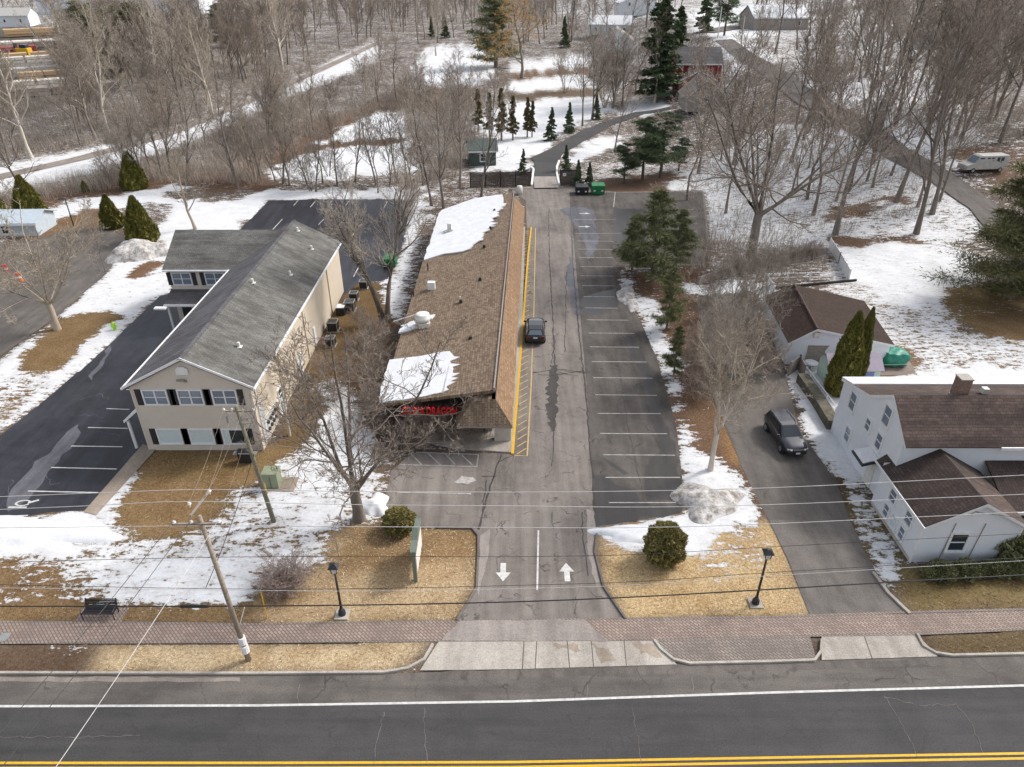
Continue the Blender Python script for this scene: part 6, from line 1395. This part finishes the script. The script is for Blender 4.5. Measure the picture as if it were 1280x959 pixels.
for px, py, tp, lab in ((120, 92, 2, 'olive pine left in the dark clump beside the lumber yard'), (152, 88, 8, 'middle pine of the dark clump beside the lumber yard'), (184, 92, 4, 'right pine of the dark clump beside the lumber yard'), (278, 60, 5, 'dark pine in the woods right of the white sycamores'), (620, 85, -10, 'dark pine at the top centre left of the willow')):
    put('pine_tree', 'pine0', 10, px, py, tp, lab, wide=1.9 if px < 200 else 1.35)
put('pine_tree', 'darkpine', 10, 905, 45, -25, 'dark spreading pine on the far road at the top'); put('pine_tree', 'darkpine', 10, 1270, 85, 15, 'dark pine at the top right corner')
put('spruce_tree', 'spruce0', 12, 556, 48, 14, 'pointed dark spruce above the upper snow field'); put('spruce_tree', 'spruce1', 12, 540, 46, 20, 'rounder dark spruce left of the pointed one'); put('spruce_tree', 'spruce0', 12, 705, 60, 20, 'dark spruce right of the willow')
put('spruce_tree', 'spruce1', 12, 880, 40, -30, 'dark spruce behind the red house')
for px, py, tp, w_, lab in ((815, 352, 238, 1.15, 'largest olive pine at the edge of the far stalls'), (845, 330, 262, 1.2, 'dark pine behind the largest olive pine'), (790, 338, 268, 1.0, 'low pine at the left of pine cluster by stalls'), (833, 412, 335, .85, 'middle olive pine with thin trunk in snow by the stalls'), (842, 470, 408, .75, 'small olive pine beside the orange leaf patch')):
    put('pine_tree', 'pine0' if px != 845 else 'pine1', 10, px, py, tp, lab, wide=w_)
for px, py, tp, w_, lab in ((780, 228, 180, 1.3, 'leftmost of the four umbrella pines behind the dumpsters'), (803, 224, 148, 1.2, 'second umbrella pine behind the dumpsters'), (825, 222, 140, 1.2, 'third umbrella pine behind the dumpsters'), (848, 214, 172, 1.2, 'rightmost of the four umbrella pines behind the dumpsters')):
    put('pine_tree', 'darkpine', 10, px, py, tp, lab, wide=w_)
put('pine_tree', 'bigpine', 14, 1262, 372, 195, 'huge olive pine at the right edge over brown grass', wide=1.25)
put('pine_tree', 'bigpine', 14, 1330, 330, 190, 'olive pine crossing the right edge behind the huge one')
for px, py, tp, w_, lab in ((689, 176, 134, 1.1, 'left dark spruce of the pair by back driveway bend'), (711, 166, 128, 1.1, 'right dark spruce of the pair by back driveway bend'), (745, 150, 118, 1.0, 'dark spruce beyond the bend of the back driveway'), (654, 218, 186, 1.0, 'small spruce at right end of the long board fence'), (707, 214, 181, 1.1, 'pointed spruce beside the short board fence')):
    put('spruce_tree', 'spruce0', 12, px, py, tp, lab, wide=w_)
for px, py, tp, lab in ((722, 232, 200, 'dark rounded evergreen behind the black dumpster'), (736, 232, 203, 'dark rounded evergreen behind the green dumpster')):
    put('evergreen', 'spruce1', 12, px, py, tp, lab, wide=1.2)
for px, py, tp, lab in ((598, 165, 112, 'leftmost brown cedar in the row behind the shed'), (612, 172, 116, 'second brown cedar in the row behind the shed'), (627, 176, 110, 'third brown cedar in the row behind the shed'), (641, 176, 120, 'fourth brown cedar in the row behind the shed'), (659, 172, 122, 'thin fifth cedar standing before the snow field'), (665, 172, 126, 'thin last cedar at the right end of row')):
    put('cedar_tree', 'cedar', 9, px, py, tp, lab)
for px, py, tp, w_, lab in ((8, 284, 242, 1.0, 'olive arborvitae behind the pale blue shed'), (41, 272, 220, 1.0, 'tall olive arborvitae right of the pale blue shed'), (170, 236, 190, 1.0, 'arborvitae on the far snow bank'), (142, 284, 244, 1.0, 'left arborvitae of the pair by the snow heap'), (180, 303, 246, .95, 'right taller arborvitae of the pair by the snow heap'), (107, 240, 226, 1.0, 'low arborvitae beside the snow strip')):
    put('arborvitae', 'arborcone', 5, px, py, tp, lab, wide=w_)
put('arborvitae', 'arbor', 5, 1047, 492, 391, 'left thick arborvitae of the pair beside the playhouse', wide=.72); put('arborvitae', 'arbor', 5, 1063, 487, 386, 'right slim arborvitae of the pair beside the playhouse', wide=.48)
plant('round_bush', 'bush', 'large round evergreen bush in snow beside the plaza drive', 'bush', U(829, 700), .92, .4, None, 1.22)
plant('round_bush', 'bush', 'smaller round evergreen bush beside the pylon sign', 'bush', U(500, 663), .78, 1.9, None, .74)
plant('shrub', 'redshrub', 'reddish bare twiggy shrub on the front lawn', 'shrub', U(357, 733), 1.65, .5, None, 1.0)
for i, (px, py, s_) in enumerate(((500, 560, 1), (520, 556, 1.05), (540, 553, 1.1), (560, 550, 1.15), (580, 552, 1.0), (600, 552, .85), (530, 562, .9))):
    q = U(px, py); plant('shrub', 'thicket', 'bare tangled shrub in the thicket before the plaza front windows', 'shrub', q, s_ * .92, None, 'thicket before the plaza front')
for i, (px, py, s_) in enumerate(((450, 410, .9), (462, 430, 1), (445, 450, 1), (470, 455, 1.1), (435, 478, .9), (480, 430, .9), (470, 490, 1.2), (488, 470, 1.1), (420, 500, .8), (465, 520, 1.2), (480, 540, 1.1), (405, 470, .8))):
    q = U(px, py); plant('shrub', 'thicket', 'bare brown shrub in the gap between office and plaza', 'shrub', q, s_, None, 'brush between office and plaza')
for px, py, tp, lab in ((385, 520, 425, 'thin bare sapling against the right-hand office wall'), (362, 545, 455, 'small bare sapling near the office meters')):
    put('sapling', 'small', 5.6, px, py, tp, lab, 'tree', .8)
for px, py, tp, lab in ((125, 338, 275, 'thin leaning sapling in snow by the far left lot'), (132, 340, 268, 'upright sapling with snowy foot by the far left lot')):
    put('sapling', 'slim1', 17, px, py, tp, lab, 'tree', .6)
for i in range(9):
    px = 1160 + i * 15; q = U(px, 722 - i * .8); plant('shrub', 'hedge', 'low green shrub in the bed under the white house gable', 'shrub', q, .5 + .4 * random.random(), None, 'shrubs below the white house front')
for px, py in ((1266, 700), (1290, 695)): plant('shrub', 'hedge', 'large green shrub at the right edge by the porch', 'shrub', U(px, py), 1.9, None, 'shrubs by the porch')
for i in range(12):
    px = 905 + i * 10.5; q = G(px, 345 - i * 2.0 + random.uniform(-2, 3)); plant('shrub', 'thicket', 'dense brown hedge plant on the bank behind the garage', 'shrub', q, .75, None, 'brown hedge behind the garage')
for i, (px, py) in enumerate(((880, 400), (895, 420), (915, 405), (935, 430), (870, 440), (900, 450), (925, 462), (945, 455), (870, 500), (885, 480), (860, 470), (890, 378), (930, 385), (955, 470), (945, 400), (955, 425))):
    plant('shrub', 'thicket', 'tangled bare shrub in the scrub left of the garage', 'shrub', U(px, py), random.uniform(.8, 1.3), None, 'scrub left of the garage')
# woods: many separate bare trees
def scatter(poly, n_, keys, label, group, hmin, hmax, Hk=15.0, seed=1, avoid=()):
    r = random.Random(seed); xs = [p[0] for p in poly]; ys = [p[1] for p in poly]; k = 0; tries = 0
    while k < n_ and tries < n_ * 40:
        tries += 1; px, py = r.uniform(min(xs), max(xs)), r.uniform(min(ys), max(ys))
        a = np.array([px]); b = np.array([py])
        if not inpoly(a, b, poly)[0] or any(inpoly(a, b, q)[0] for q in avoid): continue
        loc = G(px, py)
        if loc.y > 900: continue
        plant('bare_tree', r.choice(keys), label, 'tree', loc - Vector((0, 0, .1)), (lambda q_: q_ * 1.2)(sc := r.uniform(hmin, hmax) * 1.2 / Hk), r.uniform(0, 6.28), group, sc); k += 1
TRAIL = [(-99, 240), (0, 216), (200, 170), (330, 118), (470, 52), (470, 74), (330, 136), (200, 190), (0, 246), (-99, 262)]
YARD = [(-60, 26), (105, 26), (118, 60), (112, 120), (60, 178), (-60, 185)]
wood = ['wood0', 'wood1', 'wood2', 'wood3', 'slim0', 'slim1', 'wood1', 'wood3', 'multi0']
scatter([(100, 40), (330, 20), (520, 20), (470, 60), (330, 118), (200, 170), (0, 215), (-60, 225), (-60, 150), (60, 130)], 72, wood + ['pale0'], 'bare grey tree in the woods beyond the rail trail', 'woods beyond the rail trail', 11, 18, seed=1, avoid=(TRAIL, YARD))
scatter([(-40, 262), (200, 196), (330, 142), (470, 80), (525, 110), (480, 138), (350, 190), (340, 236), (200, 232), (0, 258)], 46, wood + ['multi1'], 'bare tree in the brush between rail trail and snow field', 'brush wood on the near side of the rail trail', 7, 13, seed=2, avoid=(TRAIL,))
scatter([(300, 228), (520, 212), (525, 246), (300, 240)], 18, ['slim0', 'slim1', 'wood1', 'multi1'], 'slender bare tree in the row behind the office lot', 'tree row behind the office lot', 6, 10, seed=3)
scatter([(480, 118), (600, 112), (596, 200), (560, 240), (510, 240), (505, 150)], 16, ['wood0', 'wood2', 'multi0', 'multi1'], 'bushy bare tree left of the dark green shed', 'bare trees left of the shed', 7, 12, seed=4)
scatter([(500, 5), (860, 5), (800, 60), (740, 70), (620, 50), (540, 60), (470, 50)], 34, wood, 'distant bare tree at the top centre', 'bare trees at the top centre', 12, 18, seed=5)
scatter([(740, 70), (800, 80), (800, 130), (760, 148), (690, 118), (740, 90)], 12, ['wood0', 'wood3', 'multi0'], 'brownish bare tree left of the tallest spruce', 'bare trees left of the tallest spruce', 10, 15, seed=6)
scatter([(845, 232), (880, 190), (1000, 150), (1090, 190), (1190, 262), (1150, 290), (1050, 290), (960, 300), (860, 290)], 26, ['slim0', 'slim1', 'slim0', 'wood2'], 'thin bare tree on the snowy wooded bank', 'thin trees on the snowy bank', 8, 16, seed=7)
scatter([(920, 60), (1280, 20), (1320, 180), (1190, 180), (1120, 160), (1060, 120), (980, 90)], 42, wood, 'bare tree in the woods beyond the back road', 'woods beyond the back road', 12, 19, seed=8)
scatter([(-60, 6), (600, 6), (560, 18), (240, 30), (-40, 28)], 26, wood, 'far bare tree on the skyline side at the top left', 'far trees at the top left', 13, 18, seed=9, avoid=([(60, 0), (240, 0), (240, 22), (60, 22)],))
scatter([(880, 6), (1300, 6), (1300, 24), (900, 40)], 22, wood, 'far bare tree at the top right', 'far trees at the top right', 12, 17, seed=10)
# undergrowth: nobody could count the stems
def brush(name, zones, n_, hmin, hmax, mat, seed):
    g = random.Random(seed); V = []; n3 = 0
    for poly, share in zones:
        xs = [p[0] for p in poly]; ys = [p[1] for p in poly]; want = int(n_ * share); got = 0
        while got < want:
            m = 400; X = np.array([g.uniform(min(xs), max(xs)) for _ in range(m)]); Y_ = np.array([g.uniform(min(ys), max(ys)) for _ in range(m)]); ok = inpoly(X, Y_, poly)
            for px, py in zip(X[ok], Y_[ok]):
                if got >= want: break
                q = G(px, py); kk = g.randint(6, 12)
                for _ in range(kk):
                    h = g.uniform(hmin, hmax) * (.5 + .5 * g.random()); a = g.uniform(0, 6.28); l = h * g.uniform(.1, .6); b = q + Vector((g.gauss(0, .5), g.gauss(0, .5), -.05)); t_ = b + Vector((l * math.cos(a), l * math.sin(a), h)); w_ = Vector((-math.sin(a), math.cos(a), .2)) * g.uniform(.012, .03)
                    V += [b - w_, b + w_, t_]
                    for _ in range(2):
                        m_ = b.lerp(t_, g.uniform(.3, .8)); e = m_ + Vector((g.gauss(0, .4), g.gauss(0, .4), g.uniform(.2, .6))) * h * .35; V += [m_ - w_ * .6, m_ + w_ * .6, e]
                got += 1
    me = mesh_np(name, np.array([tuple(p) for p in V]), len(V) // 3, 3, mat); o = bpy.data.objects.new(name, me); COL.objects.link(o)
    tag(o, 'bare brown undergrowth filling the woods floor', 'undergrowth', None, 'stuff'); return o
brush('underbrush', [([(0, 90), (100, 80), (330, 60), (470, 30), (470, 52), (330, 115), (200, 168), (-60, 215)], .36), ([(-60, 262), (200, 196), (330, 140), (470, 80), (520, 110), (470, 140), (345, 190), (330, 232), (200, 228), (0, 258)], .32), ([(480, 120), (600, 115), (590, 200), (540, 238), (505, 150)], .1), ([(860, 235), (960, 165), (1100, 190), (1190, 260), (1040, 300), (870, 305)], .04), ([(1000, 90), (1280, 60), (1280, 180), (1190, 190)], .1), ([(850, 300), (1030, 310), (1020, 345), (870, 345)], .03)], 9000, 1.0, 3.2, 'twig_grey', 5)


# far wood beyond those single trees, and matted dry grass
def far_wood(zones, n_, seed):
    r = random.Random(seed); protos = []
    for k in range(3):
        T, C = bare(200 + k, 15, .5, 1, .2, 3, (12, 8, 6), .03, .013, .42); C.add(T.v, T.f)
        fs = [f for f in C.f if len(f) == 4]; protos.append((np.array([tuple(p) for p in C.v]), np.array(fs)))
    V, F, o_ = [], [], 0
    for poly, share in zones:
        xs = [p[0] for p in poly]; ys = [p[1] for p in poly]; got = 0
        while got < int(n_ * share):
            px, py = r.uniform(min(xs), max(xs)), r.uniform(min(ys), max(ys))
            if not inpoly(np.array([px]), np.array([py]), poly)[0] or any(inpoly(np.array([px]), np.array([py]), q)[0] for q in (TRAIL, YARD)): continue
            q = G(px, py)
            if q.y > 1000: continue
            v, f = protos[r.randrange(3)]; a = r.uniform(0, 6.28); s_ = r.uniform(.8, 1.45); c_, d_ = math.cos(a), math.sin(a)
            w = np.stack([(v[:, 0] * c_ - v[:, 1] * d_) * s_ * 1.1 + q.x, (v[:, 0] * d_ + v[:, 1] * c_) * s_ * 1.1 + q.y, v[:, 2] * s_ + q.z], 1); V.append(w); F.append(f + o_); o_ += len(v); got += 1
    V = np.concatenate(V); F = np.concatenate(F); me = bpy.data.meshes.new('far_wood'); me.vertices.add(len(V)); me.vertices.foreach_set('co', V.astype('f').ravel())
    me.loops.add(F.size); me.loops.foreach_set('vertex_index', F.astype('i').ravel()); me.polygons.add(len(F)); me.polygons.foreach_set('loop_start', np.arange(0, F.size, 4, dtype='i')); me.polygons.foreach_set('loop_total', np.full(len(F), 4, 'i'))
    me.update(); me.materials.append(MATS['twig_brown']); o = bpy.data.objects.new('far_wood', me); COL.objects.link(o); tag(o, 'grey bare wood reading as one mass along the top', 'far wood', None, 'stuff')
far_wood([([(-60, 3), (600, 3), (590, 30), (420, 60), (330, 100), (200, 150), (90, 160), (110, 60), (-60, 28)], .62), ([(470, 3), (880, 3), (860, 22), (740, 40), (600, 50), (480, 60)], .16), ([(900, 3), (1320, 3), (1320, 90), (1180, 90), (1000, 60), (960, 30)], .22)], 270, 77)
def dry_grass(zones, seed, mat='dry_grass'):
    g = np.random.default_rng(seed); P_ = []
    for poly, dens in zones:
        w = np.array([tuple(U(*p))[:2] for p in poly]); lo, hi = w.min(0), w.max(0); n_ = int((hi - lo).prod() * dens)
        q = g.uniform(lo, hi, (n_, 2)); q = q[inpoly(q[:, 0], q[:, 1], [tuple(x) for x in w])]
        cl = vnoise(q[:, 0] * .9, q[:, 1] * .9, 5) + .5 * vnoise(q[:, 0] * 2.7, q[:, 1] * 2.7, 6); q = q[cl > g.uniform(-1.1, .7, len(q))]
        P_.append(np.column_stack([q, np.full(len(q), .03)]))
    C = np.concatenate(P_); up = np.column_stack([g.normal(0, .8, len(C)), g.normal(0, .8, len(C)), np.full(len(C), .55)])
    L = leafcloud(C, .15, seed, 1, .12, up); L[:, 2] = np.maximum(L[:, 2], .004)
    me = mesh_np('dry_grass', L, len(L) // 3, 3, mat); o = bpy.data.objects.new('dry_grass', me); COL.objects.link(o); tag(o, 'matted straw coloured winter grass on the front lawns' if mat == 'dry_grass' else 'matted brown winter grass by the office and right hand verge', 'grass', None, 'stuff')
M_leaf('dry_grass', (.30, .215, .115), (.80, .65, .44))
dry_grass([([(412, 668), (440, 657), (586, 663), (594, 690), (592, 735), (568, 774), (325, 778), (345, 735), (408, 705)], 75), ([(750, 706), (800, 700), (900, 690), (955, 690), (1008, 768), (790, 772), (760, 735)], 75),
           ([(150, 806), (530, 804), (515, 824), (480, 836), (130, 838)], 60)], 4)
M_leaf('dry_grass_dark', (.17, .115, .055), (.42, .30, .165))
dry_grass([([(0, 760), (310, 760), (320, 777), (0, 775)], 50), ([(188, 566), (325, 570), (300, 605), (250, 655), (165, 650), (165, 605)], 50), ([(1128, 722), (1290, 726), (1290, 758), (1145, 764)], 55), ([(1165, 798), (1290, 794), (1290, 814), (1185, 816)], 50)], 5, 'dry_grass_dark')
